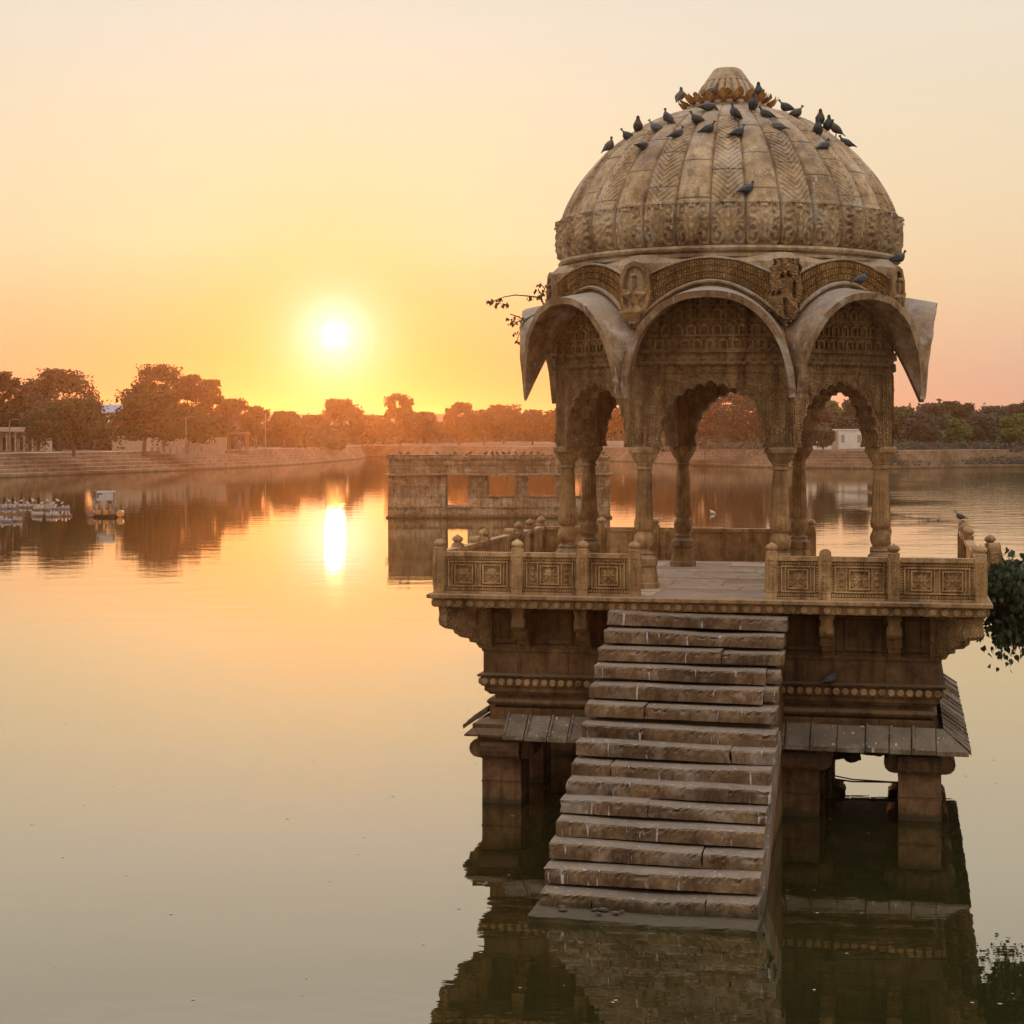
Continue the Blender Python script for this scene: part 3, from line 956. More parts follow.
# tiers of little blind niches on the wall under each hood
m = MB()
for k in range(8):
    Mq = RZ(k * math.pi / 4); y = -T0 + .01
    for row, (z0, hh, cnt, ww) in enumerate(((5.99, .13, 9, .17), (6.17, .15, 8, .17), (6.38, .15, 6, .17), (6.57, .12, 4, .17))):
        for i in range(cnt):
            x = (i - (cnt - 1) / 2) * ww
            yy = y + (.0 if row < 2 else .0 + .018 * (row - 1))
            for sx in (-1, 1): m.box(x + sx * .05 - .012, x + sx * .05 + .012, yy - .03, yy + .03, z0, z0 + hh * .7, Mq)
            m.add([(x - .065, yy - .032, z0 + hh * .68), (x + .065, yy - .032, z0 + hh * .68), (x, yy - .032, z0 + hh), (x - .065, yy + .03, z0 + hh * .68), (x + .065, yy + .03, z0 + hh * .68), (x, yy + .03, z0 + hh)],
                  [(0, 1, 2), (0, 3, 4, 1), (1, 4, 5, 2), (2, 5, 3, 0)], Mq)
        m.box(-.9 + .1 * row, .9 - .1 * row, yy - .036, yy + .03, z0 - .022, z0 - .006, Mq)
m.build('niche_frieze', M_stone, pav)

# --- curved hoods (bangla chajja)
ARC = lambda t_: (1 - min(1, abs(t_)) ** 2.3) ** .55 if abs(t_) < 1 else 0.0
ARCW = lambda t_: (1 - min(1, abs(t_)) ** 1.9)


def hood_pt(t_, d_):
    h = ARC(t_)
    aw = T0 - .03; ao = 2.745 + .19 * h + (.010 * math.sin(t_ * 23) + .008 * math.sin(t_ * 57 + 1)) * h
    A = aw + (ao - aw) * d_
    zw = 6.27 + .55 * ARCW(t_); zo = max(5.33, 5.31 + 1.395 * h)
    z = zw + (zo - zw) * (d_ ** 1.15)
    return (t_ * (A * math.tan(math.pi / 8) - .003), -A, z)


def hood_mesh():
    nt, nd = 48, 8; m = MB(); top = []; bot = []
    ts = [math.sin(math.pi / 2 * (-1 + 2 * i / nt)) for i in range(nt + 1)]
    G = [[Vector(hood_pt(t_, j / nd)) for j in range(nd + 1)] for t_ in ts]
    th = .09
    for i in range(nt + 1):
        for j in range(nd + 1):
            a = G[min(i + 1, nt)][j] - G[max(i - 1, 0)][j]; b_ = G[i][min(j + 1, nd)] - G[i][max(j - 1, 0)]
            nrm = a.cross(b_); nrm = nrm.normalized()
            if nrm.z < 0: nrm = -nrm
            p = G[i][j]; qd = p - nrm * th
            lim = -qd.y * math.tan(math.pi / 8) - .004
            qd.x = max(-lim, min(lim, qd.x))
            top.append(tuple(p)); bot.append(tuple(qd))
    N = len(top); w_ = nd + 1
    fs = []
    for i in range(nt):
        for j in range(nd):
            q_ = (i * w_ + j, i * w_ + j + 1, (i + 1) * w_ + j + 1, (i + 1) * w_ + j)
            fs.append(q_); fs.append(tuple(N + x for x in q_[::-1]))
        fs.append((i * w_ + nd, N + i * w_ + nd, N + (i + 1) * w_ + nd, (i + 1) * w_ + nd))
        fs.append((i * w_, (i + 1) * w_, N + (i + 1) * w_, N + i * w_))
    for i in (0, nt):
        for j in range(nd):
            q_ = (i * w_ + j, i * w_ + j + 1, N + i * w_ + j + 1, N + i * w_ + j); fs.append(q_ if i == 0 else q_[::-1])
    m.add(top + bot, fs)
    return m


h0 = None
for k in range(8):
    if h0 is None: h0 = hood_mesh().build('hood', M_hood, pav, smooth=True, angle=40); o = h0
    else:
        o = h0.copy(); COL.objects.link(o); o.parent = pav
    o.rotation_euler = (0, 0, k * math.pi / 4)

# --- drum with fan-carved lunettes, mouldings and corner niches
DA = 2.40
m = octa([(T0 - .3, 6.84), (DA - .03, 6.84), (DA - .03, 7.14), (DA - .14, 7.24), (1.5, 7.24)])
for k in range(8):                                            # outer skin whose lower edge follows the hoods
    n = 30; hwf = DA * math.tan(math.pi / 8); vs = []
    for i in range(n + 1):
        tt = 1 - 2 * i / n
        vs += [(tt * hwf, -DA, 6.25 + .55 * ARCW(tt)), (tt * hwf, -DA, 7.12), (tt * hwf * .955, -DA + .12, 7.24)]
    m.add(vs, [(3 * i, 3 * i + 1, 3 * i + 4, 3 * i + 3) for i in range(n)] + [(3 * i + 1, 3 * i + 2, 3 * i + 5, 3 * i + 4) for i in range(n)], RZ(k * math.pi / 4))
drum = m.build('drum', M_dome, pav)


def face_arc(zb, rise, hw, n=28):
    return [(hw * (1 - 2 * i / n), zb + rise * (1 - abs(1 - 2 * i / n) ** 1.9)) for i in range(n + 1)]


def moulding(m, path, y, wd, d_, M):
    vs = []; n = len(path)
    sec = [(0, 0.002), (0, -d_ * .7), (wd * .3, -d_), (wd * .7, -d_), (wd, -d_ * .6), (wd, .002)]
    for i, (x, z) in enumerate(path):
        a = path[min(i + 1, n - 1)]; b_ = path[max(i - 1, 0)]
        tx, tz = a[0] - b_[0], a[1] - b_[1]; l = math.hypot(tx, tz); nx_, nz_ = tz / l, -tx / l
        if nz_ < 0: nx_, nz_ = -nx_, -nz_
        for (o_, dd) in sec: vs.append((x + nx_ * o_, y + dd, z + nz_ * o_))
    k = len(sec); fs = []
    for i in range(n - 1):
        for j in range(k - 1):
            fs.append((i * k + j, i * k + j + 1, (i + 1) * k + j + 1, (i + 1) * k + j))
    m.add(vs, fs, M)


m1 = MB(); m2 = MB()
for k in range(8):
    Mq = RZ(k * math.pi / 4)
    lo = face_arc(6.29, .545, .985); moulding(m1, lo, -DA, .055, .085, Mq)
    hi = face_arc(6.94, .22, .80); moulding(m1, hi, -DA, .035, .055, Mq)
    # radial flutes between both arcs
    n = 46
    for i in range(n):
        f = (i + .5) / n
        tt = (1 - 2 * f)
        xl = .79 * tt; zl = 6.36 + .545 * (1 - abs(xl / .985) ** 1.9); xh = .755 * tt; zh = 6.94 + .22 * (1 - abs(xh / .80) ** 1.9) - .005
        wl, wh = .0105, .0095
        segs = 3
        for s_ in range(segs):
            f0, f1 = s_ / segs + .02, (s_ + 1) / segs - .03
            xa, za = xl + (xh - xl) * f0, zl + (zh - zl) * f0; xb, zb = xl + (xh - xl) * f1, zl + (zh - zl) * f1
            off = .006 * ((i + s_) % 2)
            vs = [(xa - wl, -DA - .045 - off, za), (xa + wl, -DA - .045 - off, za), (xb + wh, -DA - .050, zb), (xb - wh, -DA - .050, zb),
                  (xa - wl, -DA + .01, za), (xa + wl, -DA + .01, za), (xb + wh, -DA + .01, zb), (xb - wh, -DA + .01, zb)]
            m2.add(vs, [(0, 1, 2, 3), (0, 4, 5, 1), (1, 5, 6, 2), (2, 6, 7, 3), (3, 7, 4, 0)], Mq)
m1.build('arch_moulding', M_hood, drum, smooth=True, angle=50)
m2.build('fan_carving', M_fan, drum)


def niche_block(broken=False, seed=0):
    """pilaster on the octagon corner; with a carved bird, or broken into a rough lump"""
    m = MB(); r_ = random.Random(seed)
    rr_ = DA / math.cos(math.pi / 8)
    if not broken:
        # backing plate and oval rim, seen along +(-y)
        y = -rr_ - .02
        prof_ = [(-.21, 6.60), (-.235, 6.8), (-.22, 7.1), (-.14, 7.28), (0, 7.33), (.14, 7.28), (.22, 7.1), (.235, 6.8), (.21, 6.60), (.08, 6.40), (-.08, 6.40)]
        n = len(prof_)
        vs = [(x, y + .22, z) for x, z in prof_] + [(x, y, z) for x, z in prof_] + [(x * .78, y, 6.86 + (z - 6.86) * .82) for x, z in prof_] + [(x * .74, y + .10, 6.86 + (z - 6.86) * .80) for x, z in prof_]
        fs = []
        for l in range(3):
            for i in range(n): fs.append((l * n + i, l * n + (i + 1) % n, (l + 1) * n + (i + 1) % n, (l + 1) * n + i))
        fs.append(tuple(3 * n + i for i in range(n)))
        m.add(vs, fs)
        m.sqr([(.06, 6.26), (.14, 6.45), (.17, 6.50), (.17, 6.53)], Matrix.Translation((0, y + .06, 0)))
        # bird: body, neck, head, spread wings and tail
        m.ell((0, y + .02, 6.74), (.075, .06, .16), 10, 6); m.ell((0, y - .01, 6.97), (.032, .035, .11), 8, 5); m.ell((0, y - .02, 7.09), (.042, .05, .038), 8, 5)
        for sx in (-1, 1):
            m.add([(sx * .04, y, 6.86), (sx * .22, y - .02, 6.90), (sx * .20, y - .01, 6.80), (sx * .05, y + .01, 6.68), (sx * .04, y - .05, 6.80)], [(0, 1, 2, 4), (4, 2, 3)])
            m.add([(0, y + .01, 6.68), (sx * .13, y - .01, 6.54), (sx * .06, y - .03, 6.53), (0, y - .03, 6.54)], [(0, 1, 2, 3)])
    else:
        n1, n2 = 16, 14; vs = []
        for j in range(n2 + 1):
            z = 6.36 + .96 * j / n2
            for i in range(n1 + 1):
                a = math.pi * i / n1
                k_ = 1 + .16 * fbm(a * 2 + seed, z * 6, 0, seed) + r_.uniform(-.07, .07)
                wdt = .215 * min(1, (z - 6.2) / .3) * (1 if z < 7.2 else .8)
                vs.append((wdt * math.cos(a) * k_, -rr_ + .05 - .17 * math.sin(a) * k_ + (.10 if (fbm(a * 3, z * 5, 0, 5 + seed) > .45) else 0), z))
        w_ = n1 + 1
        m.add(vs, [(j * w_ + i, j * w_ + i + 1, (j + 1) * w_ + i + 1, (j + 1) * w_ + i) for j in range(n2) for i in range(n1)])
    m.v = [(x, y, 6.27 + (z - 6.27) * .83) for x, y, z in m.v]
    return m


for k in range(8):
    a = math.pi / 8 + k * math.pi / 4            # angle from front, towards +u
    brk = (k == 0)
    nb = niche_block(brk, k)
    if k in (1, 6):
        pass
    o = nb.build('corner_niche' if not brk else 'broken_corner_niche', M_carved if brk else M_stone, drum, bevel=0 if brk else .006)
    o.rotation_euler = (0, 0, a)
    if brk: o['label'] = 'corner niche whose carving has broken away'

# ring mouldings under the dome
m = MB()
m.lathe([(2.18, 7.16), (2.34, 7.175), (2.40, 7.19), (2.41, 7.22), (2.36, 7.24), (2.36, 7.255), (2.42, 7.27), (2.44, 7.30), (2.42, 7.335), (2.3, 7.35)], 128)
m.build('dome_ring', M_dome, drum, smooth=True, angle=40)

# --- dome
DP = [(2.28, 7.33), (2.345, 7.40), (2.38, 7.52), (2.39, 7.66), (2.375, 7.82), (2.33, 7.98), (2.285, 8.10), (2.225, 8.22), (2.14, 8.37), (2.035, 8.52), (1.91, 8.67), (1.765, 8.83), (1.59, 8.99), (1.40, 9.135),
      (1.20, 9.265), (1.0, 9.365), (.80, 9.44), (.60, 9.505), (.45, 9.55), (.30, 9.58)]
dr = np.array([p[0] for p in DP]); dzp = np.array([p[1] for p in DP])


def catmull(x, xs, ys):
    x = np.clip(x, xs[0], xs[-1]); i = np.clip(np.searchsorted(xs, x) - 1, 0, len(xs) - 2)
    h = xs[i + 1] - xs[i]; u = (x - xs[i]) / h
    mm = np.gradient(ys, xs)
    return (2 * u ** 3 - 3 * u ** 2 + 1) * ys[i] + (u ** 3 - 2 * u ** 2 + u) * h * mm[i] + (-2 * u ** 3 + 3 * u ** 2) * ys[i + 1] + (u ** 3 - u ** 2) * h * mm[i + 1]


arcl = np.concatenate([[0], np.cumsum(np.hypot(np.diff(dr), np.diff(dzp)))])
NG = 32; PG = 30; NT_, NZ_ = NG * PG, 320
sarr = np.linspace(0, arcl[-1], NZ_)
rr0 = catmull(sarr, arcl, dr); zz0 = catmull(sarr, arcl, dzp)
th = (np.arange(NT_) / NT_) * 2 * np.pi
TH, SS = np.meshgrid(th, sarr); RR = np.repeat(rr0[:, None], NT_, 1); ZZ = np.repeat(zz0[:, None], NT_, 1)
g = TH / (2 * np.pi) * NG; gi = np.floor(g).astype(int) % NG; gf = (g % 1) - .5           # -.5 .. .5
edge_ = np.clip((.5 - np.abs(gf)) / .07, 0, 1)
gw = 2 * np.pi * RR / NG                                                                # gore width in metres
disp = -.050 * (1 - edge_) ** 1.2 + .058 * (1 - (2 * gf) ** 2)                         # rounded gores with deep joints
band = SS < .64                                                                          # lower band of leaf panels (metres up the curve)
chev = (gi % 2 == 0)
s2 = SS - .64
# chevrons on every second gore, plain stones with cross joints on the others
tri = np.abs(((s2 - np.abs(gf) * 1.0 * gw * 1.1) / .085) % 1 - .5) * 2
hgt = np.clip(gw / .35, .2, 1)
cut = (~band) & (SS < 2.75)
disp += np.where(cut & chev & (np.abs(gf) < .42), (tri - .5) * .024 * hgt, 0)
jn = (np.array([((i * 0.37) % 1) for i in range(NG)]) * .5)[gi]
joint = np.abs(((SS + jn) % .62) - .31) < .006
disp += np.where((~band) & joint, -.014, 0)
# leaf panels
vv = SS / .64; uu = gf * 2
gr = np.random.RandomState(12); jit = gr.uniform(-.12, .12, NG)[gi]; jit2 = gr.uniform(.85, 1.15, NG)[gi]
out = (np.abs(uu) < .84) & (vv > .07) & (vv < .93)
lobe = .60 * np.sin(np.pi * np.clip((vv - .12) / .80, 0, 1)) ** .7 * (1 + .18 * np.cos(vv * 40 * jit2))
inside = np.abs(uu) < lobe
vein = np.clip(np.sin(2 * np.pi * (vv * 6.5 * jit2 - np.abs(uu) * 3.2) + jit * 8) * 1.4, -1, 1)
stem = np.abs(uu) < .07
dcr = np.hypot((np.abs(uu) - .62) * .8, (vv - .26) * 1.25); curl = np.clip(np.sin(dcr * 30) * 1.5, -1, 1)
dct = np.hypot((np.abs(uu) - .60) * .8, (vv - .78) * 1.25); curt = np.clip(np.sin(dct * 34 + 1) * 1.5, -1, 1)
phi = np.arctan2(uu * .55, vv + .22); fan_ = np.clip(np.sin(phi * 26 + np.pi / 2) * 1.5, -1, 1)
relief = np.where(inside, .014 + .013 * fan_ * np.where(vv > .5, .7, 1) + .006 * vein + np.where(stem, .014, 0), np.where(vv < .52, -.016 + .018 * curl, -.018 + .016 * curt))
disp += np.where(band & out, relief * (.85 + .15 * jit2), 0)
disp += np.where(band, .004, 0)
disp += np.where((SS > .605) & (SS < .655), .008, 0)
disp += np.where(band & (vv > .84) & (vv < .95) & (np.abs(uu) < .2), .035, 0)
rs = np.random.RandomState(4)
disp += rs.normal(0, .0016, disp.shape)
R2 = RR + disp * np.clip(RR / 1.2, .25, 1)
thp = TH + np.pi / NG * 0
VX, VY = R2 * np.cos(thp), R2 * np.sin(thp)
verts = np.stack([VX, VY, ZZ], -1).reshape(-1, 3)
ii, jj = np.meshgrid(np.arange(NT_), np.arange(NZ_ - 1))
a_ = (jj * NT_ + ii).ravel(); b2 = (jj * NT_ + (ii + 1) % NT_).ravel()
faces = np.stack([a_, b2, b2 + NT_, a_ + NT_], -1)
me = bpy.data.meshes.new('dome'); me.from_pydata(verts.tolist(), [], faces.tolist()); me.update()
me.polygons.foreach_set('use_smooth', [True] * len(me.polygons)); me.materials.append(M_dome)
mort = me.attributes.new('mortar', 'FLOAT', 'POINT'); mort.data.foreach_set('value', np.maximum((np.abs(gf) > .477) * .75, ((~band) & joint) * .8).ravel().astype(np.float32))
dome = bpy.data.objects.new('dome', me); COL.objects.link(dome); dome.parent = pav

# finial: lotus petals and fluted cap
m = MB()
m.lathe([(.62, 9.50), (.60, 9.54), (.52, 9.60), (.55, 9.64), (.50, 9.67), (.46, 9.70)], 48)
fin = m.build('finial_base', M_dome, dome, smooth=True, angle=40)
m = MB()
for ringi, (n, r0, z0, L, up, w_) in enumerate(((22, .54, 9.56, .20, .15, .085), (20, .47, 9.64, .13, .12, .075))):
    for k in range(n):
        a = 2 * math.pi * k / n + ringi * .1
        M = RZ(a)
        r_ = rx.uniform(.85, 1.15)
        vs = [(0, -r0, z0), (w_, -r0 - L * .4, z0 + .03), (0, -r0 - L * .45, z0 - .01), (-w_, -r0 - L * .4, z0 + .03), (w_ * .7, -r0 - L * .8, z0 + .08 * r_), (-w_ * .7, -r0 - L * .8, z0 + .08 * r_), (0, -r0 - L * .95 * r_, z0 + up * r_), (0, -r0 - L * .7, z0 + .03)]
        m.add(vs, [(0, 1, 2), (0, 2, 3), (1, 4, 7, 2), (2, 7, 5, 3), (4, 6, 7), (7, 6, 5)], M)
m.build('lotus_petals', stone('petal_stone', (.30, .16, .06), (.40, .22, .09), (.46, .28, .13), bump=.3), dome)
m = MB()
m.lathe([(.45, 9.55), (.465, 9.60), (.455, 9.68), (.425, 9.77), (.375, 9.86), (.332, 9.92), (.322, 9.927), (.316, 9.932), (.265, 10.01), (.222, 10.07), (.20, 10.10), (.17, 10.12), (.05, 10.13)], 160, None,
        lambda a, r, z: r * (1 - .09 * (abs(math.sin(a * 12)) < .35) * (1 if z < 9.925 else .35)) * (1 if not (9.915 < z < 9.93) else .97))
m.build('finial_cap', M_dome, dome, smooth=True, angle=40)


# ------------------------------------------------------------------ plants on the pavilion
M_leaf = plain('peepal_leaf', (.028, .045, .022), (.05, .07, .03), .45, 3, trans=.25)
M_leafd = plain('dry_peepal_leaf', (.07, .055, .02), (.11, .08, .03), .6, 3, trans=.35)
M_bark = plain('grey_bark', (.11, .085, .06), (.17, .13, .095), .95, 20, bump=.5)


def leaf(m, p, dirv, size, roll):
    dv = Vector(dirv).normalized(); sd_ = dv.cross(Vector((math.sin(roll), math.cos(roll), .3))).normalized(); up_ = dv.cross(sd_)
    P0 = Vector(p)
    def q_(a, b_, c_=0.0): return tuple(P0 + dv * a * size + sd_ * b_ * size + up_ * c_ * size)
    m.add([q_(0, 0), q_(.12, .38, .1), q_(.5, .42, .1), q_(.95, .08, .0), q_(1.3, 0, -.05), q_(.95, -.08, 0), q_(.5, -.42, .1), q_(.12, -.38, .1), q_(.5, 0, 0)],
          [(0, 1, 2, 8), (8, 2, 3, 4), (8, 4, 5, 6), (8, 6, 7, 0)])


rp = random.Random(9)
sh = empty('peepal_shrub', W(3.55, -1.5, 2.62), 0)
tag(sh, 'dark leafy shrub hanging off the right side of the platform balustrade', 'shrub')
sm = MB(); lm = MB()
Wl = lambda u, v, z: Vector(W(u, v, z)) - Vector(W(3.55, -1.5, 2.62))
for i in range(62):
    z_e = rp.triangular(-.78, .62, .05)
    u_e = 3.72 + rp.uniform(0, .78) * (1 - .75 * abs(z_e) ** 1.2) + (.0 if z_e > -.3 else -.12)
    v_e = -1.45 + rp.uniform(-1.1, 1.0) * (1 - .5 * abs(z_e))
    if z_e > .2: u_e -= .1
    p0 = Wl(3.56, -1.5 + rp.uniform(-.35, .35), 2.62); p3 = Wl(u_e, v_e, 2.62 + z_e)
    pm_ = (p0 + p3) / 2 + Vector((.12, 0, .22))
    pts = [p0, (p0 + pm_) / 2 + Vector((0, 0, .04)), pm_, (pm_ + p3) / 2 + Vector((0, 0, .03)), p3]
    sm.tube(pts, [.018, .014, .010, .007, .004], 5)
    for j in range(75):
        f = rp.uniform(.15, 1.0); k_ = min(3, int(f * 4)); pp = pts[k_].lerp(pts[k_ + 1], f * 4 - k_) + Vector((rp.gauss(0, .12), rp.gauss(0, .12), rp.gauss(0, .10)))
        leaf(lm, pp, (rp.gauss(.15, .5), rp.gauss(-.1, .5), -1.0 + rp.gauss(0, .4)), rp.uniform(.055, .095), rp.uniform(0, 6.3))
sm.build('stem', M_bark, sh); lm.build('foliage', M_leaf, sh)

tw0 = W(-2.52, -.72, 6.40)
sp_ = empty('peepal_sapling', tw0, 0)
tag(sp_, 'thin sapling with few leaves growing from the left stone hood', 'sapling')
sm = MB(); lm = MB()


def wp_px(px, py, Y_):
    return Vector(((px - 512) / F * Y_, Y_, CAMZ - (py - HOR) / F * Y_)) - Vector(tw0)


Yt = tw0[1]
br_ = [[(545, 308), (542, 300), (536, 297), (528, 296), (515, 295), (504, 297), (496, 300), (489, 302)],
       [(542, 302), (541, 294), (538, 289)], [(545, 308), (536, 314), (526, 319), (518, 322), (512, 322)],
       [(530, 317), (524, 322), (521, 330), (517, 340)], [(541, 296), (545, 289), (540, 283)], [(524, 321), (519, 317), (510, 314)]]
for bl in br_:
    pts = [wp_px(x, y, Yt + rp.uniform(-.05, .05)) for x, y in bl]
    sm.tube(pts, [.014 - .010 * i / len(pts) for i in range(len(pts))], 5)
for (x, y, n, sp2) in ((497, 302, 16, 6), (489, 302, 7, 3), (508, 305, 2, 1), (530, 298, 5, 3), (538, 290, 5, 3), (545, 292, 6, 3), (539, 285, 4, 2), (512, 321, 14, 5), (518, 318, 8, 4), (516, 333, 6, 3), (517, 341, 4, 2), (536, 297, 6, 3), (505, 303, 4, 3)):
    for j in range(n):
        pp = wp_px(x + rp.uniform(-sp2, sp2), y + rp.uniform(-sp2, sp2) * .7, Yt + rp.uniform(-.12, .12))
        leaf(lm, pp, (rp.gauss(-.2, .5), rp.gauss(0, .4), -.9), rp.uniform(.035, .062), rp.uniform(0, 6.3))
sm.build('stem', M_bark, sp_); lm.build('foliage', M_leafd, sp_)

# ------------------------------------------------------------------ pigeons
M_pig = plain('pigeon_feather', (.035, .036, .042), (.075, .078, .088), .6, 30)
M_pig2 = plain('pigeon_feather_pale', (.10, .10, .11), (.16, .16, .17), .6, 30)
M_pig3 = plain('pigeon_feather_brown', (.055, .042, .035), (.10, .08, .065), .6, 30)


def pigeon_mesh(pose):
    """facing +x, feet at the origin; pose 0 level, 1 upright, 2 head down feeding"""
    m = MB()
    pitch = (.22, .62, -.10)[pose]
    sec = [(-.19, -.012, .012, .006), (-.13, -.005, .026, .012), (-.085, .002, .048, .038), (-.035, .004, .064, .060), (.02, .002, .070, .070), (.06, .008, .060, .060), (.085, .026, .042, .044)]
    if pose == 2: sec += [(.112, .012, .024, .024), (.128, -.008, .021, .022), (.145, -.022, .022, .021), (.158, -.030, .012, .012), (.176, -.042, .003, .003)]
    else: sec += [(.096, .050, .032, .030), (.102, .068, .028, .026), (.112, .083, .028, .026), (.128, .086, .018, .017), (.148, .080, .004, .004)]
    n = 10; vs = []; fs = []
    c_, s_ = math.cos(pitch), math.sin(pitch)
    for i, (x, z, ry, rz) in enumerate(sec):
        k = 1 if (pose != 1 or i < 7) else 1
        for j in range(n):
            a = 2 * math.pi * j / n
            px_, py_, pz_ = x + (rz * .4 * math.sin(a) if 6 < i < 9 else 0), ry * math.cos(a), z + rz * math.sin(a)
            vs.append((px_ * c_ - pz_ * s_, py_, px_ * s_ + pz_ * c_ + .085 + (.05 if pose == 1 else 0)))
    for i in range(len(sec) - 1):
        for j in range(n):
            fs.append((i * n + j, i * n + (j + 1) % n, (i + 1) * n + (j + 1) % n, (i + 1) * n + j))
    fs.append(tuple(range(n - 1, -1, -1)))
    m.add(vs, fs)
    for sy in (-1, 1):                                            # folded wings
        wv = [(.055, sy * .062, .02), (.0, sy * .076, .03), (-.07, sy * .060, .022), (-.16, sy * .020, .0), (-.08, sy * .062, -.012), (.0, sy * .076, -.02), (.04, sy * .068, -.01)]
        vs = [(x * c_ - z * s_, y, x * s_ + z * c_ + .085 + (.05 if pose == 1 else 0)) for x, y, z in wv]
        m.add(vs, [(0, 1, 2, 3, 4, 5, 6)])
        m.tube([(.0, sy * .022, .0), (.002, sy * .022, .045), (-.005, sy * .020, .07)], .005, 5)
        m.tube([(.028, sy * .026, .004), (.0, sy * .022, .004)], .004, 4)
    return m


pig_src = [pigeon_mesh(k) for k in range(3)]
pig_me = {}


def dome_hit(px, py):
    """nearest point on the dome to the sight line"""
    dirx, dirz = (px - 512) / F, -(py - HOR) / F
    best = None
    for i in range(900):
        Y_ = 22.5 + i * .006
        x, z = dirx * Y_, CAMZ + dirz * Y_
        r = math.hypot(x - CX, Y_ - CY)
        if z <= DP[0][1] or z >= 9.6:
            dd = 9
            rs_ = 0.55 if z < 9.75 else .44
            dd = r - rs_
        else:
            dd = r - float(np.interp(z, dzp, dr)) - .015
        if best is None or dd < best[0] - 1e-4: best = (dd, x, Y_, z)
        if dd < .0: break
    _, x, Y_, z = best
    return x, Y_, z


pigs = [  # px, py (feet), pose, facing deg (0 = right, 180 = left, 270 = to camera), tone, label
    (609, 154, 1, 30, 2, 'brownish pigeon perched lowest on the left outline of the dome, head up'),
    (628, 141, 0, 180, 0, 'pigeon mostly hidden behind the left outline of the dome'),
    (638, 134, 1, 265, 2, 'round pigeon facing the camera on the left outline of the dome'),
    (643, 151, 2, 40, 0, 'dark pigeon on the dome below the round one, second from the left end'),
    (656, 132, 0, 170, 1, 'grey pigeon bunched beside an upright one, left upper dome'),
    (668, 126, 1, 150, 0, 'upright pigeon with raised head on the left shoulder of the dome'),
    (680, 104, 1, 60, 2, 'upright pigeon standing on the tips of the left lotus petals'),
    (677, 139, 0, 25, 0, 'dark pigeon sloping head right just below the left shoulder group'),
    (697, 124, 0, 190, 0, 'flat lying pigeon left of centre under the petals'),
    (708, 134, 0, 340, 0, 'pigeon with pale wing edge left of the dark crack in the dome'),
    (712, 96, 0, 330, 1, 'bluish pigeon clinging to the white streaked finial cap'),
    (708, 112, 2, 350, 0, 'dark pigeon in the shadow right under the finial petals, left of centre'),
    (735, 121, 1, 200, 0, 'dark pigeon huddled just right of the dome crack, the upper of two'),
    (738, 137, 0, 20, 0, 'dark pigeon just right of the dome crack, the lower of two, head right'),
    (759, 100, 1, 250, 0, 'large upright pigeon standing against the right side of the finial'),
    (753, 112, 1, 270, 0, 'small pigeon seen end-on at the foot of the finial, right of centre'),
    (766, 119, 0, 190, 0, 'pigeon lying level below the right lotus petals'),
    (778, 131, 0, 160, 1, 'blue-grey pigeon with its tail to the right on the dome below the petals'),
    (786, 112, 0, 175, 0, 'pigeon touching the tip of the right lotus petals'),
    (796, 118, 0, 5, 2, 'pigeon facing right just beyond the right lotus petals'),
    (820, 127, 1, 270, 2, 'topmost pigeon of the cluster on the right shoulder of the dome'),
    (818, 137, 1, 255, 0, 'left pigeon of the cluster on the right shoulder of the dome'),
    (828, 133, 1, 280, 0, 'middle pigeon of the cluster on the right shoulder, partly behind its neighbours'),
    (836, 137, 1, 160, 2, 'right pigeon of the cluster on the right shoulder, tail pointing right'),
    (824, 151, 0, 35, 0, 'dark pigeon lowest of the cluster on the right shoulder of the dome'),
    (846, 148, 0, 190, 0, 'last pigeon on the right outline of the dome, mostly behind it'),
    (747, 194, 0, 25, 0, 'single pigeon alone on the middle of the dome just above the leaf panels'),
]


def put_pigeon(loc, pose, face, tone, label, pitch=0.0):
    key = (pose, tone)
    if key not in pig_me:
        o = pig_src[pose].build('pigeon', (M_pig, M_pig2, M_pig3)[tone], None, smooth=True); pig_me[key] = o
    else:
        o = pig_me[key].copy(); COL.objects.link(o)
    o.location = loc; o.rotation_euler = (0, pitch, R(face)); o.scale = (.90,) * 3
    tag(o, label, 'pigeon', 'pigeons on the pavilion')
    return o


for px, py, pose, face, tone, lab in pigs:
    x, Y_, z = dome_hit(px, py)
    put_pigeon((x, Y_, z - .01), pose, face, tone, lab)
put_pigeon(W(2.42, -.70, 7.20), 0, 10, 0, 'pigeon on the ledge below the right edge of the dome')
put_pigeon(W(1.93, -2.12, 6.80), 0, 30, 0, 'pigeon resting on top of the right front stone hood')
put_pigeon(W(1.58, -2.97, 1.695), 0, 30, 0, 'pigeon on the beaded ledge low on the base wall, right of the steps')
put_pigeon(W(3.36, 3.40, 3.50), 0, 160, 2, 'pigeon on the far right corner post of the balustrade').scale = (.7,) * 3

# ------------------------------------------------------------------ trees
def leafmat(name, a, b_):
    return plain(name, a, b_, .9, .35, trans=.12)


LM = {'olive': leafmat('olive_foliage', (.034, .044, .016), (.062, .072, .028)), 'dark': leafmat('dark_foliage', (.020, .024, .010), (.036, .040, .016)),
      'brown': leafmat('dusty_brown_foliage', (.040, .042, .022), (.062, .060, .034)), 'fresh': leafmat('fresh_green_foliage', (.06, .085, .02), (.09, .12, .03)),
      'grey': leafmat('grey_green_foliage', (.042, .050, .038), (.066, .074, .056))}


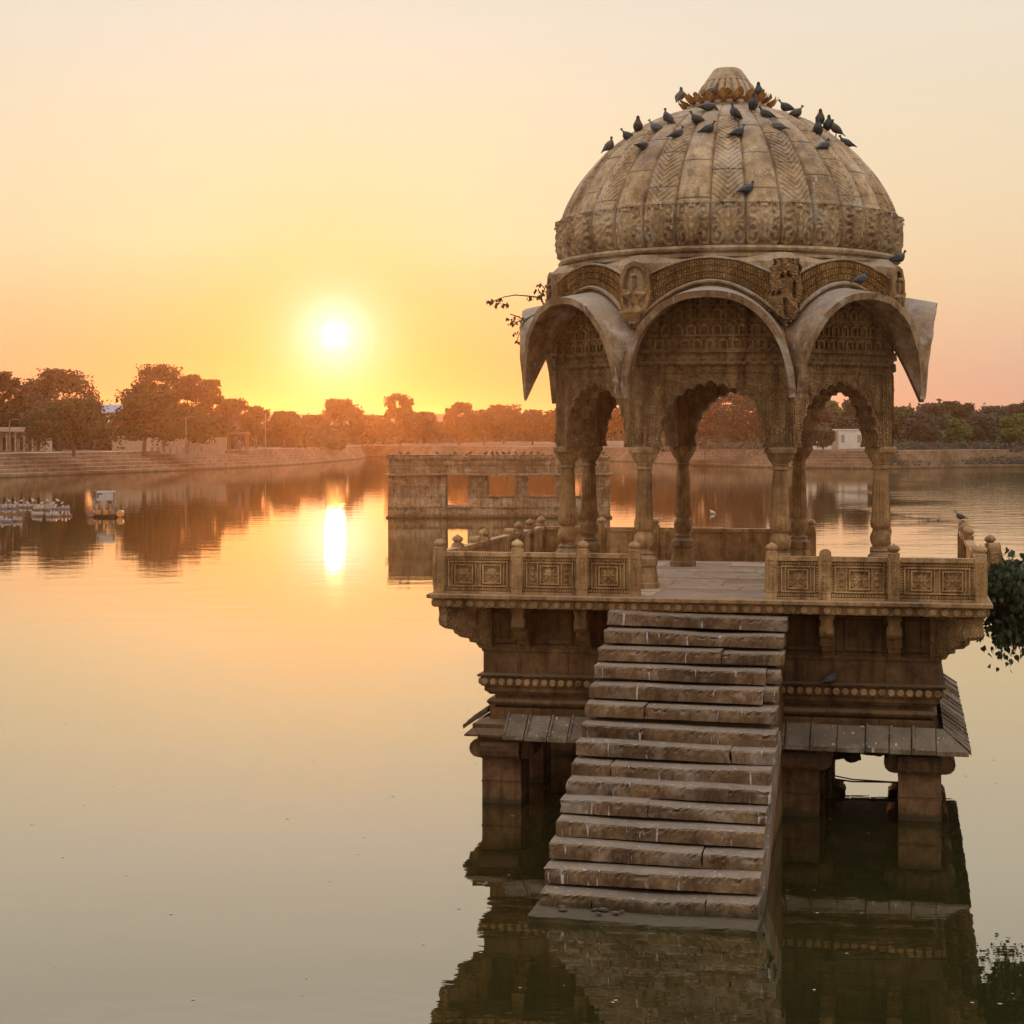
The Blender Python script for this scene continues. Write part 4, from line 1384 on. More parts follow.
def tree(px, base_py, top_py, wpx, D, kind, label, group, shape='round', dens=1.0, seed=0, trunkh=None, cat='tree', name='tree'):
    r_ = random.Random(seed * 13 + 5); X = (px - 512) / F * D
    H = (HOR - top_py) / F * D + CAMZ; zb = CAMZ - (base_py - HOR) / F * D
    zb = min(zb, 4.2); zb = max(zb, 2.6)
    zb = GZ if D < 330 else 2.9
    h = H - zb; wd = wpx / F * D
    root = empty(name, (X, D, zb), 0); tag(root, label, cat, group)
    th_ = trunkh if trunkh is not None else h * .28
    tm = MB(); lm = MB(); lean = r_.uniform(-.06, .06)
    tr = max(.12, h * .028)
    top = Vector((lean * h, 0, th_))
    tm.tube([(0, 0, -.4), (lean * h * .3, .05, th_ * .5), top], [tr * 1.3, tr, tr * .85], 7)
    nl = 7; cl = []
    for i in range(nl):
        a = 2 * math.pi * i / nl + r_.uniform(-.3, .3); rr_ = wd * .5 * r_.uniform(.35, .8)
        zz = th_ + (h - th_) * (r_.uniform(.25, .85) if shape != 'flat' else r_.uniform(.55, .8))
        e = Vector((math.cos(a) * rr_, math.sin(a) * rr_ * .8, zz)); mid = (top + e) / 2 + Vector((0, 0, h * .04))
        tm.tube([top, mid, e], [tr * .6, tr * .4, tr * .15], 5); cl.append(e)
        for s_ in range(3):
            e2 = e + Vector((r_.gauss(0, 1), r_.gauss(0, 1), r_.gauss(.3, .8))) * wd * .11
            tm.tube([mid.lerp(e, .5), e2], [tr * .25, tr * .07], 4)
    # lumpy leaf clusters
    ncl = int(30 * dens) + 12
    cls = []
    for i in range(ncl):
        a = r_.uniform(0, 2 * math.pi); cz = r_.uniform(0, 1)
        if shape == 'flat': env = 1.0 - .6 * cz; zlo, zhi = .62, 1.0
        elif shape == 'low': env = math.sqrt(max(0, 1 - (cz - .15) ** 2 * 1.35)); zlo, zhi = .30, 1.0
        else: env = math.sqrt(max(.05, 1 - (2 * cz - .85) ** 2 * .72)); zlo, zhi = .2, 1.0
        rr_ = wd * .5 * env * math.sqrt(r_.uniform(.1, 1)) * .92
        zc = h * (zlo + (zhi - zlo) * cz)
        cr = wd * r_.uniform(.08, .19)
        zc = min(zc, h - cr * .5)
        cls.append((rr_ * math.cos(a), rr_ * math.sin(a) * .8, zc, cr))
    ls = max(.10, D * .00085)
    nleaf = int(6500 * dens)
    V = []; Fc = []
    for i in range(nleaf):
        cx_, cy_, cz_, cr = r_.choice(cls)
        u1, u2, u3 = (max(-1, min(1, r_.gauss(0, .55))), max(-1, min(1, r_.gauss(0, .55))), max(-.75, min(.75, r_.gauss(0, .42))))
        p = (cx_ + u1 * cr, cy_ + u2 * cr, cz_ + u3 * cr)
        s_ = ls * r_.uniform(.6, 1.5)
        a = Vector((r_.gauss(0, 1), r_.gauss(0, 1), r_.gauss(0, 1))).normalized() * s_; b_ = a.orthogonal().normalized() * s_ * .6
        P_ = Vector(p); k = len(V)
        V += [tuple(P_ - a), tuple(P_ + b_), tuple(P_ + a), tuple(P_ - b_)]; Fc.append((k, k + 1, k + 2, k + 3))
    lm.v = V; lm.f = Fc
    tm.build('trunk', M_bark, root, smooth=True)
    lm.build('crown', LM[kind], root)
    return root


GL, GM, GR = 'trees on the left bank', 'trees beyond the middle of the lake', 'trees on the right far bank'
T = [
    (2, 452, 374, 46, 268, 'dark', 'dark round tree cut by the left edge of the photo', GL, 'round', 1.1),
    (60, 452, 372, 74, 272, 'brown', 'tall thin-topped tree second from the left edge, behind the low spreading one', GL, 'round', 1.2),
    (38, 452, 381, 40, 280, 'grey', 'pale feathery tree just right of the edge tree', GL, 'round', .8),
    (74, 458, 402, 92, 232, 'olive', 'low spreading tree with short bare trunk at the top of the left steps', GL, 'low', 1.7, 2.6),
    (144, 458, 392, 66, 236, 'olive', 'broad olive tree on a straight trunk right of the blue roofed shed', GL, 'low', 1.4, 3.4),
    (158, 452, 367, 56, 275, 'brown', 'tallest tree of the left bank, behind the broad olive one', GL, 'round', 1.1),
    (190, 452, 376, 50, 285, 'brown', 'second tall brown tree right of the tallest one', GL, 'round', 1.1),
    (212, 452, 381, 34, 300, 'olive', 'narrow tree between the tall pair and the little shelter', GL, 'round', .9),
    (232, 450, 401, 42, 310, 'brown', 'rounded tree directly behind the little stone shelter', GL, 'round', .9),
    (188, 452, 410, 60, 262, 'olive', 'low bushy tree behind the first lamp pole', GL, 'low', 1.1, 1.5),
    (256, 448, 408, 36, 330, 'olive', 'small tree left of the second lamp pole', GL, 'low', .8),
    (284, 447, 413, 40, 345, 'brown', 'small tree right of the second lamp pole', GL, 'low', .8),
    (312, 446, 417, 38, 380, 'brown', 'scrubby tree on the left bank, last before the flat topped acacia', GL, 'low', .8),
    (341, 446, 401, 42, 440, 'brown', 'flat topped acacia below the sun', GM, 'flat', .7),
    (368, 446, 416, 40, 440, 'brown', 'bushy tree between the flat acacia and the lollipop tree', GM, 'low', .8),
    (400, 446, 395, 33, 455, 'brown', 'round topped lone tree standing above the wood right of the sun', GM, 'round', .9),
    (424, 446, 414, 38, 450, 'brown', 'low tree just right of the lone round topped one', GM, 'low', .8),
    (459, 446, 404, 30, 440, 'brown', 'medium tree above the left half of the ruin', GM, 'round', .8),
    (484, 446, 412, 40, 430, 'brown', 'wide low tree above the middle of the ruin', GM, 'low', .8),
    (503, 446, 407, 40, 440, 'brown', 'dense tree above the third window of the ruin', GM, 'round', .9),
    (532, 446, 412, 42, 420, 'brown', 'tree left of the pavilion columns behind the ruin', GM, 'low', .9),
    (560, 446, 409, 36, 420, 'brown', 'tree right behind the left pair of columns', GM, 'round', .8),
    (596, 448, 404, 40, 400, 'brown', 'tree seen through the left cusped arch', GM, 'round', .9),
    (625, 449, 408, 40, 380, 'brown', 'tree just left of the front left column', GM, 'low', .9),
    (664, 450, 404, 46, 345, 'grey', 'tree left of centre behind the middle arch', GR, 'low', 1.0),
    (702, 450, 394, 56, 330, 'grey', 'tall dusty tree filling the left of the middle arch', GR, 'round', 1.2),
    (745, 450, 390, 60, 325, 'grey', 'tall dusty tree filling the right of the middle arch', GR, 'round', 1.2),
    (788, 450, 398, 44, 320, 'grey', 'tree hidden mostly by the front right column', GR, 'round', 1.0),
    (812, 449, 399, 40, 318, 'grey', 'grey tree at the left of the right arch', GR, 'round', 1.0),
    (831, 449, 403, 34, 322, 'fresh', 'bright green tree in the middle of the right arch', GR, 'round', 1.0),
    (823, 450, 424, 24, 296, 'grey', 'small dark tree with a thin trunk before the white wall', GR, 'round', .6, 2.6),
    (856, 449, 400, 40, 315, 'grey', 'leaning tree at the right of the right arch', GR, 'round', 1.0),
    (884, 449, 406, 36, 320, 'olive', 'tree behind the rightmost column', GR, 'round', .9),
    (904, 449, 408, 34, 322, 'olive', 'olive tree just right of the rightmost column', GR, 'round', 1.0),
    (919, 449, 413, 34, 305, 'grey', 'pale low tree below the right hood tip', GR, 'low', 1.0),
    (934, 449, 405, 38, 328, 'grey', 'grey tree under the tip of the right stone hood', GR, 'round', 1.1),
    (949, 449, 403, 28, 335, 'dark', 'darker pointed tree right of the hood tip', GR, 'round', 1.0),
    (962, 449, 404, 30, 332, 'dark', 'dark twin topped tree in the middle of the right tree line', GR, 'round', 1.0),
    (957, 449, 421, 28, 300, 'fresh', 'small fresh green tree in front of the dark right tree line', GR, 'low', .8),
    (980, 449, 413, 34, 315, 'grey', 'lower tree at the dip of the right tree line', GR, 'low', 1.0),
    (994, 449, 408, 32, 325, 'grey', 'rounded tree right of the dip in the right tree line', GR, 'round', 1.0),
    (1010, 449, 406, 32, 330, 'dark', 'dark tree next to the right edge of the photo', GR, 'round', 1.0),
    (1016, 449, 415, 34, 302, 'fresh', 'light green tree low at the right edge of the photo', GR, 'low', .9),
    (1030, 449, 402, 36, 325, 'dark', 'tree cut by the right edge of the photo', GR, 'round', 1.1),
]
for i, tt in enumerate(T):
    px, bp_, tp, wp_, D_, kd, lab, grp, shp_, dn = tt[:10]
    tree(px, bp_, tp, wp_, D_, kd, lab, grp, shp_, dn, i + 1, tt[10] if len(tt) > 10 else None)

# undergrowth and distant wood: nobody could count it
rw = random.Random(21); m = MB()


def scrub(px0, px1, D0, D1, h0, h1, n, sz):
    for i in range(n):
        px = rw.uniform(px0, px1); D_ = rw.uniform(D0, D1); X = (px - 512) / F * D_
        f = .75 + .25 * math.sin(px * .13 + D_ * .2) + .15 * math.sin(px * .41)
        z = GZ - .3 + (rw.uniform(0, 1) ** .8) * rw.uniform(h0, h1) * f
        s_ = sz * rw.uniform(.6, 1.5)
        a = Vector((rw.gauss(0, 1), rw.gauss(0, 1), rw.gauss(0, 1))).normalized() * s_; b_ = a.orthogonal().normalized() * s_ * .7
        P_ = Vector((X, D_, z)); k = len(m.v)
        m.v += [tuple(P_ - a), tuple(P_ + b_), tuple(P_ + a), tuple(P_ - b_)]; m.f.append((k, k + 1, k + 2, k + 3))


scrub(232, 345, 355, 430, 2.5, 5.2, 8000, .5)
scrub(290, 660, 465, 560, 4.0, 8.0, 20000, .6)
tag(m.build('distant_woodland', LM['brown']), kind='stuff')
m = MB(); rw = random.Random(22)
scrub(640, 900, 340, 400, 5.0, 8.5, 11000, .5)
scrub(885, 1090, 338, 400, 5.0, 8.8, 11000, .5)
scrub(885, 1090, 296, 312, .5, 2.2, 3500, .35)
scrub(120, 240, 300, 345, 4.0, 7.5, 9000, .5)
scrub(-60, 84, 285, 330, 5.0, 8.5, 9000, .5)
scrub(84, 130, 285, 296, 1.0, 2.6, 2500, .4)
scrub(640, 800, 300, 312, .6, 2.4, 2500, .35)
_sp = sorted((512 + F * p[0] / p[1], p[1]) for p in ring0 if p[1] > 240 and p[0] > 10)
SHX = [a for a, _ in _sp]; SHD = [b_ for _, b_ in _sp]
for i in range(16000):
    px = rw.uniform(884, 1100); f = rw.uniform(0, 1) ** .8
    Ds = float(np.interp(px, SHX, SHD)) + f * 10; X = (px - 512) / F * Ds
    P_ = Vector((X, Ds, .25 + f * 3.0 + rw.uniform(0, .7))); s_ = rw.uniform(.12, .34)
    a = Vector((rw.gauss(0, 1), rw.gauss(0, 1), rw.gauss(0, 1))).normalized() * s_; b_ = a.orthogonal().normalized() * s_ * .7; k = len(m.v)
    m.v += [tuple(P_ - a), tuple(P_ + b_), tuple(P_ + a), tuple(P_ - b_)]; m.f.append((k, k + 1, k + 2, k + 3))
tag(m.build('undergrowth', LM['grey']), kind='stuff')


# ------------------------------------------------------------------ buildings on the banks
def at(px, py, D):
    return ((px - 512) / F * D, D, CAMZ - (py - HOR) / F * D)


M_plaster = plain('dull_plaster', (.34, .27, .20), (.42, .34, .26), .9, 1.0)
M_white = plain('white_paint', (.62, .60, .58), (.74, .72, .70), .7, 1.0)
M_bluetin = plain('blue_tin_roof', (.10, .17, .30), (.14, .22, .36), .5, 2.0)
M_darkin = plain('dark_interior', (.03, .025, .02), (.05, .04, .03), .9, 1.0)
M_pole = plain('weathered_metal', (.14, .13, .12), (.20, .19, .17), .7, 3.0)

# columned gallery at the left edge
D_ = 250; x0, _, _ = at(-30, 430, D_); x1, _, _ = at(43, 430, D_)
bd = empty('columned_gallery', ((x0 + x1) / 2, D_, GZ)); tag(bd, 'low flat roofed gallery with pale columns at the left edge behind the steps', 'building')
hw = (x1 - x0) / 2; ht = at(0, 428, D_)[2] - GZ
m = MB(); m.box(-hw, hw, 1.6, 5, -.3, ht - .5); m.build('wall', M_plaster, bd)
m = MB(); m.box(-hw, hw, -.1, 1.7, -.3, .12); m.build('plinth', M_ghat, bd)
m = MB(); m.box(-hw - .3, hw + .3, -.4, 5.2, ht - .5, ht - .25); m.box(-hw - .1, hw + .1, -.2, 5, ht - .25, ht + .12); m.build('roof', M_plaster, bd)
for k in range(9):
    m = MB(); xx = -hw + .3 + k * (2 * hw - .6) / 8
    m.lathe([(.17, .12), (.17, .3), (.12, .34), (.12, ht - .75), (.18, ht - .62), (.18, ht - .5)], 10, Matrix.Translation((xx, .15, 0))); m.build('column', M_plaster, bd)
    if k < 8:
        m = MB(); xc = xx + (2 * hw - .6) / 16; m.box(xc - .35, xc + .35, 1.57, 1.595, .15, 2.0); m.build('doorway', M_darkin, bd)

# shed with blue tin roof and white house
D_ = 330
for (pxa, pxb, pyt, pyr, mw_, mr, lab, nm) in ((92, 124, 413, 405, M_white, M_bluetin, 'pale shed with a long blue tin roof between the left trees', 'tin_roofed_shed'),
                                               (106, 136, 424, 419, M_white, M_plaster, 'small white house below the blue roofed shed', 'white_house')):
    D_ = 330 if nm == 'tin_roofed_shed' else 300
    xa, xb = at(pxa, 0, D_)[0], at(pxb, 0, D_)[0]; zt = at(0, pyt, D_)[2]; zr = at(0, pyr, D_)[2]
    bd = empty(nm, ((xa + xb) / 2, D_, GZ)); tag(bd, lab, 'shed' if 'shed' in nm else 'house'); hw = (xb - xa) / 2
    m = MB(); m.box(-hw, hw, 0, 7, -.4, zt - GZ); m.build('wall', mw_, bd)
    m = MB(); z0, z1 = zt - GZ, zr - GZ
    m.add([(-hw - .3, -.5, z0 - .1), (hw + .3, -.5, z0 - .1), (hw + .3, 3.5, z1), (-hw - .3, 3.5, z1), (hw + .3, 7.5, z0 - .1), (-hw - .3, 7.5, z0 - .1),
           (-hw - .3, -.5, z0 + .05), (hw + .3, -.5, z0 + .05), (hw + .3, 3.5, z1 + .15), (-hw - .3, 3.5, z1 + .15), (hw + .3, 7.5, z0 + .05), (-hw - .3, 7.5, z0 + .05)],
          [(6, 7, 8, 9), (9, 8, 10, 11), (0, 3, 2, 1), (3, 5, 4, 2), (0, 1, 7, 6), (4, 5, 11, 10), (0, 6, 9, 3), (1, 2, 8, 7), (3, 9, 11, 5), (2, 4, 10, 8)])
    m.build('roof', mr, bd)
    for k in range(3):
        m = MB(); xc = -hw + (k + .5) * 2 * hw / 3; m.box(xc - .4, xc + .4, -.03, -.003, z0 - 1.9, z0 - .8); f = m.build('window', M_darkin, bd)
# pillared shelter
D_ = 262; xa, xb = at(225, 0, D_)[0], at(248, 0, D_)[0]; zt = at(0, 432, D_)[2] - GZ; hw = (xb - xa) / 2
bd = empty('stone_shelter', ((xa + xb) / 2, D_, GZ)); tag(bd, 'small open stone shelter with four pillars on the left bank', 'shelter')
m = MB(); m.box(-hw, hw, 0, 2.6, zt - .3, zt - .12); m.box(-hw + .25, hw - .25, .25, 2.35, zt - .12, zt + .05); m.build('roof', M_ghat, bd)
m = MB(); m.box(-hw, hw, 0, 2.6, -.3, .15); m.build('plinth', M_ghat, bd)
for sx in (-1, 1):
    for yy in (.3, 2.3):
        m = MB(); m.lathe([(.17, .15), (.13, .3), (.13, zt - .5), (.2, zt - .3)], 8, Matrix.Translation((sx * (hw - .35), yy, 0))); m.build('pillar', M_ghat, bd)
# low walls
def wall_thing(nm, lab, pxa, pxb, Da, Db, h, mat, z=GZ, thick=.4, cat='wall', cope=True):
    a = Vector(((pxa - 512) / F * Da, Da, z)); b_ = Vector(((pxb - 512) / F * Db, Db, z)); L = (b_ - a).length; ang_ = math.atan2(b_.y - a.y, b_.x - a.x)
    r_ = empty(nm, a, ang_); tag(r_, lab, cat)
    m = MB(); m.box(0, L, 0, thick, -.5, h); m.build('wall_body', mat, r_)
    if cope:
        m = MB(); m.box(-.05, L + .05, -.06, thick + .06, h, h + .12); m.build('coping', mat, r_)
    return r_, L


wall_thing('garden_wall', 'long low tan wall behind the steps left of the little shelter', 112, 226, 268, 268, 1.9, M_plaster)
# bollard row along the top step
bsrc = None
for k in range(9):
    px = 152 + k * 6.2; D_ = 240 + k * 2.4
    m = MB(); m.lathe([(.16, -.1), (.16, .45), (.12, .5), (.16, .56), (.10, .66)], 8)
    if bsrc is None: bsrc = m.build('bollard', M_ghat)
    o = bsrc if k == 0 else bsrc.copy()
    if k: COL.objects.link(o)
    o.location = ((px - 512) / F * D_, D_, 2.8)
    tag(o, 'short stone bollard in the row along the top of the left steps', 'bollard', 'bollards along the top step')
# lamp poles
for px, pyt, D_, lab in ((186, 417, 255, 'thin metal lamp pole in front of the left trees'), (265.5, 413, 290, 'pale lamp pole right of the little stone shelter'), (9.5, 420, 236, 'thin pole before the gallery at the left edge')):
    z = at(0, pyt, D_)[2] - GZ; r_ = empty('lamp_pole', ((px - 512) / F * D_, D_, GZ)); tag(r_, lab, 'lamp pole', 'lamp poles on the left bank')
    m = MB(); m.tube([(0, 0, -.3), (0, 0, z)], [.10, .07], 8); m.build('pole', M_pole, r_)
    m = MB(); m.tube([(0, 0, z - .1), (.5, 0, z + .12), (.9, 0, z + .1)], .04, 6); m.box(.7, 1.15, -.1, .1, z + .03, z + .12); m.build('lamp_arm', M_pole, r_)


# right far bank: retaining wall, white building
M_far = stone('far_wall_stone', (.22, .17, .12), (.30, .24, .18), (.36, .29, .22), blocks=(1.2, .4, .03), scale=.4, wet=.4)
wall_thing('bank_wall', 'long stone retaining wall of the far bank seen through the arches', 690, 893, 296, 290, 1.15, M_far, z=1.6, thick=1.0)
wall_thing('far_step_wall', 'low grey bank wall at the water right of the pavilion', 893, 1060, 297, 318, .9, M_far, z=1.3, thick=1.0)
D_ = 303; xa, xb = at(806, 0, D_)[0], at(872, 0, D_)[0]
bd = empty('white_building', ((xa + xb) / 2, D_ + 4, GZ)); tag(bd, 'long white building behind the trees framed by the right arch', 'building'); hw = (xb - xa) / 2
zt = at(0, 430, D_)[2] - GZ
m = MB(); m.box(-hw, hw, 0, 6, -.5, zt); m.build('wall', M_white, bd)
m = MB(); m.box(-hw - .15, hw + .15, -.15, 6.15, zt, zt + .18); m.build('roof', M_white, bd)
m = MB(); m.box(-.5, .5, -.35, -.003, -.5, zt - .003); m.build('pilaster', M_plaster, bd)
for k in (0, 1, 2, 3):
    m = MB(); xc = -hw + (k + .5) * hw / 2; m.box(xc - .3, xc + .3, -.03, -.003, zt * .35, zt * .75); m.build('window', M_plaster, bd)
D_ = 300; bd = empty('bank_kiosk', ((692 - 512) / F * D_, D_, 2.2)); tag(bd, 'small flat topped stone kiosk on the far bank left in the middle arch', 'kiosk')
m = MB(); m.box(-1.2, 1.2, 0, 2, -.6, 1.6); m.build('wall', M_far, bd)
m = MB(); m.box(-1.5, 1.5, -.3, 2.3, 1.6, 1.8); m.box(-.9, .9, .3, 1.7, 1.8, 2.3); m.build('roof', M_far, bd)

# ------------------------------------------------------------------ ruined structure standing in the lake
DR = 108.6; k_ = F / DR
ru = empty('ruined_gallery', (at(388, 0, DR)[0], DR, 0), R(-1.0)); tag(ru, 'roofless looking ruined stone gallery with square openings standing in the lake', 'ruin')
ux = lambda px: (px - 388) / k_
zy = lambda py: CAMZ - (py - HOR) / k_
WD = ux(610)
m = MB(); m.box(0, WD, 0, 3.2, -1.0, zy(506.5)); m.box(-.12, WD + .12, -.12, 3.3, -1.0, .10)
x = .1
for q_ in range(14):
    wd = .35 + .5 * ((q_ * 37) % 10) / 10
    m.box(x, x + wd, -.10 - .05 * (q_ % 3), .1, zy(507.6), zy(506.2)); x += wd + .12 + .5 * ((q_ * 53) % 7) / 7
for pxx in (474, 486, 573):
    m.box(ux(pxx) - .32, ux(pxx) + .32, -.35, -.1, -.4, .22)
m.build('plinth', M_ruin, ru)
segs_ = [(388, 445.5), (467.5, 487.5), (514.5, 528.5), (557.5, 573.5), (583, 587), (590, 610)]
for (a, b_) in segs_:
    m = MB(); m.box(ux(a), ux(b_), .02, 2.9, zy(506.5), zy(475.5)); m.build('wall_block', M_ruin, ru, bevel=.02)
for (a, b_) in ((487.5, 514.5), (528.5, 557.5), (573.5, 583), (587, 590)):
    m = MB(); m.box(ux(a), ux(b_), .05, .45, zy(506.5), zy(497)); m.box(ux(a), ux(b_), -.04, .5, zy(497), zy(496)); m.build('window_sill', M_ruin, ru)
for px in (484, 516, 520, 557, 559):
    m = MB(); m.box(ux(px) - .07, ux(px) + .07, -.1, .1, zy(500), zy(476)); m.box(ux(px) - .12, ux(px) + .12, -.14, .12, zy(478.5), zy(476)); m.build('pilaster', M_ruin, ru)
rr_ = random.Random(8)
m = MB()
x = -.15
while x < WD + .1:
    wd = rr_.uniform(.8, 1.9); x1 = min(x + wd, WD + .15); y0 = -.32 - rr_.uniform(0, .10); dz_ = rr_.uniform(-.03, .03)
    m.box(x, x1 - .02, y0, 3.1, zy(475.4) + dz_, zy(473.2) + dz_); x = x1
m.build('ledge', M_ghat, ru, bevel=.02)
m = MB(); m.box(.05, WD - .05, .03, 2.95, zy(474.4), zy(458.5))
for row in range(4):
    x = .02; z0 = zy(473) + row * .245
    while x < WD - .1:
        wd = rr_.uniform(.35, 1.3); x1 = min(x + wd, WD - .02)
        if rr_.random() < .88: m.box(x, x1 - .03, rr_.uniform(-.06, .02), .3, z0 + .01, z0 + .23 + rr_.uniform(-.01, .01))
        x = x1
m.build('parapet', M_ruin, ru, bevel=.015)
m = MB(); x = -.05
while x < WD:
    wd = rr_.uniform(.3, 1.1); x1 = min(x + wd, WD + .05)
    if rr_.random() < .93: m.box(x, x1 - .02, -.12 + rr_.uniform(-.05, .05), 3.05, zy(458.6), zy(455.2) + rr_.uniform(-.07, .06))
    x = x1
for i in range(60):
    x = rr_.uniform(0, WD); s_ = rr_.uniform(.04, .12); M = Matrix.Translation((x, rr_.uniform(0, 2.8), zy(455.4))) @ Matrix.Rotation(rr_.uniform(0, 3), 4, 'Z'); m.box(-s_, s_, -s_, s_, -.05, s_ * .9, M, .02, .02)
m.build('coping', M_ruin, ru)
rz = R(-1.0)
for i in range(16):
    px = [400, 408, 437, 455, 470, 486, 492, 497, 503, 509, 516, 524, 531, 538, 596, 603][i]
    o = pig_me[(0, 0)].copy() if (0, 0) in pig_me else None
    COL.objects.link(o); o.location = (at(px, 0, DR)[0], DR + rr_.uniform(.1, .5) - ux(px) * .0175, zy(455.2) + .03); o.rotation_euler = (0, 0, rr_.uniform(0, 6)); o.scale = (1.15,) * 3
    tag(o, 'tiny dark pigeon on top of the ruined gallery', 'pigeon', 'pigeons on the ruin')

# ------------------------------------------------------------------ boats
M_hull = plain('weathered_boat_paint', (.24, .225, .215), (.36, .335, .315), .5, 6)
M_red = plain('dull_red_boat_paint', (.20, .10, .08), (.28, .15, .12), .5, 6)
M_bl = plain('violet_boat_paint', (.16, .15, .26), (.22, .2, .32), .5, 6)
M_tarp = plain('grey_canopy_cloth', (.30, .31, .33), (.38, .39, .41), .7, 3)
M_yel = plain('faded_orange_plastic', (.42, .20, .07), (.52, .28, .10), .4, 5)


def hull(m, L, B, Hh, z0=-.06):
    n = 9; vs = []
    for i in range(n):
        f = i / (n - 1); x = L * (f - .5); w_ = B / 2 * (1 - abs(2 * f - 1) ** 2.4) + .02; sh_ = Hh * (1 + .35 * (2 * f - 1) ** 2)
        vs += [(x, -w_, sh_), (x * .9, -w_ * .6, z0), (x * .9, w_ * .6, z0), (x, w_, sh_), (x, w_ * .8, sh_ - .01), (x * .88, w_ * .5, z0 + .05), (x * .88, -w_ * .5, z0 + .05), (x, -w_ * .8, sh_ - .01)]
    fs = []
    for i in range(n - 1):
        for j in range(8): fs.append((i * 8 + j, i * 8 + (j + 1) % 8, i * 8 + 8 + (j + 1) % 8, i * 8 + 8 + j))
    m.add(vs, fs)


# canopied pedal boat
pbD = F * CAMZ / (517 - HOR); pbx = (106 - 512) / F * pbD; q = F / pbD
pb = empty('pedal_boat', (pbx, pbD, 0), R(4)); tag(pb, 'canopied pedal boat with grey awning and orange round floats floating alone', 'boat')
m = MB(); hull(m, 2.2, 1.0, .16); m.box(-.7, .7, -.4, .4, .10, .15); m.build('hull', M_darkin, pb, smooth=True, angle=40)
m = MB(); m.box(-.52, .50, -.42, .42, 1.50, 1.56); m.box(-.50, .48, -.44, -.415, 1.0, 1.50); m.box(-.50, .48, .415, .44, 1.1, 1.50); m.build('canopy', M_tarp, pb, bevel=.02)
m = MB(); m.box(-.46, -.15, -.452, -.442, 1.36, 1.44); m.box(-.46, -.38, -.452, -.442, 1.15, 1.36); m.build('canopy_mark', M_darkin, pb)
for sx in (-1, 1):
    for sy in (-1, 1):
        m = MB(); m.tube([(sx * .42, sy * .38, .1), (sx * .40, sy * .40, 1.52)], .022, 6); m.build('canopy_post', M_pole, pb)
for x in (-.45, .0, .35):
    m = MB(); m.box(x - .12, x + .12, -.3, .3, .12, .40); m.box(x - .14, x - .08, -.3, .3, .38, .78, None, .0, .03); m.build('seat', M_yel if x < .2 else M_red, pb, bevel=.02)
for x, mt in ((-.85, M_red), (.88, M_yel)):
    m = MB(); m.lathe([(.14, -.12), (.2, -.12), (.22, -.1), (.22, .10), (.2, .12), (.14, .12)], 18, Matrix.Translation((x, -.25, .22)) @ Matrix.Rotation(math.pi / 2, 4, 'X')); m.build('paddle_wheel', mt, pb, smooth=True)
# moored little boats at the left edge
GB = 'small boats moored together at the left edge'
M_dk = plain('brown_boat_paint', (.13, .10, .09), (.22, .18, .17), .6, 5)
rb = random.Random(31)
rowsb = [(508, [(4, 'v', 22), (15, 'v', 18), (23, 'w', 20)], 'back row'), (509.5, [(33, 'w', 14), (42, 'w', 14), (50, 'w', 13), (57, 'v', 15), (63, 'v', 10)], 'second row'),
         (516, [(33, 'r', 12), (40, 'w', 12), (48, 'w', 12), (55, 'w', 12), (60, 'r', 10), (67, 'w', 14)], 'front row'), (521, [(2, 'w', 20), (12, 'v', 16), (20, 'w', 12)], 'nearest row')]
cn = {'v': 'violet grey', 'w': 'brown', 'r': 'dull red'}
cm = {'v': M_bl, 'w': M_hull, 'r': M_red}
ordn = ['first', 'second', 'third', 'fourth', 'fifth', 'sixth']
for py, lst, rn in rowsb:
    for i, (px, c_, wpx) in enumerate(lst):
        Db = F * CAMZ / (py - HOR); L = wpx / F * Db
        r_ = empty('rowing_boat', ((px - 512) / F * Db, Db + rb.uniform(-1.6, 1.6), 0), R(rb.uniform(-12, 12)))
        tag(r_, '%s little boat, %s from the left in the %s of the moored cluster' % (cn[c_], ordn[i], rn), 'boat', GB)
        m = MB(); hull(m, L * .95, .38, .10); m.build('hull', {'v': M_bl, 'w': M_dk, 'r': M_red}[c_], r_)
        m = MB()
        for x in (-.25, .0, .25): m.box(x * L - .06, x * L + .06, -.15, .15, .09, .15 + rb.uniform(.02, .16), None, .02, .05)
        m.build('thwart', M_hull, r_)
# low jetty with posts and gulls
jD = F * CAMZ / (505 - HOR); jt = empty('floating_jetty', ((30 - 512) / F * jD, jD, 0)); tag(jt, 'thin floating jetty with short posts behind the moored little boats', 'jetty')
m = MB(); m.box(-2.4, 1.9, -.15, .15, -.03, .05); m.build('deck', M_hull, jt)
for i in range(10):
    m = MB(); x = -2.2 + i * .44; m.tube([(x, 0, -.3), (x, 0, .22)], .03, 6); m.build('post', M_hull, jt)
M_gull = plain('white_feather', (.42, .39, .37), (.52, .48, .45), .6, 20)
gsrc = None
for i, (px, py, sc_) in enumerate([(9, 500.5, 1.0), (15.5, 499.5, 1.0), (21.5, 499.6, 1), (27.5, 501, 1), (33, 502.3, 1.3), (42, 501.4, 1), (47.5, 501.4, 1), (53, 502.8, 1), (57.5, 503.6, 1.2), (62, 503.2, 1)]):
    if gsrc is None: gsrc = pig_src[0].build('gull', M_gull, smooth=True)
    o = gsrc if i == 0 else gsrc.copy()
    if i: COL.objects.link(o)
    D2 = jD - .05; o.location = ((px - 512) / F * D2, D2, .05 if i % 2 else .22); o.rotation_euler = (0, 0, rb.choice((0, math.pi)) + rb.uniform(-.4, .4)); o.scale = (sc_,) * 3
    tag(o, 'tiny white bird on the jetty behind the moored little boats', 'bird', 'white birds on the jetty')
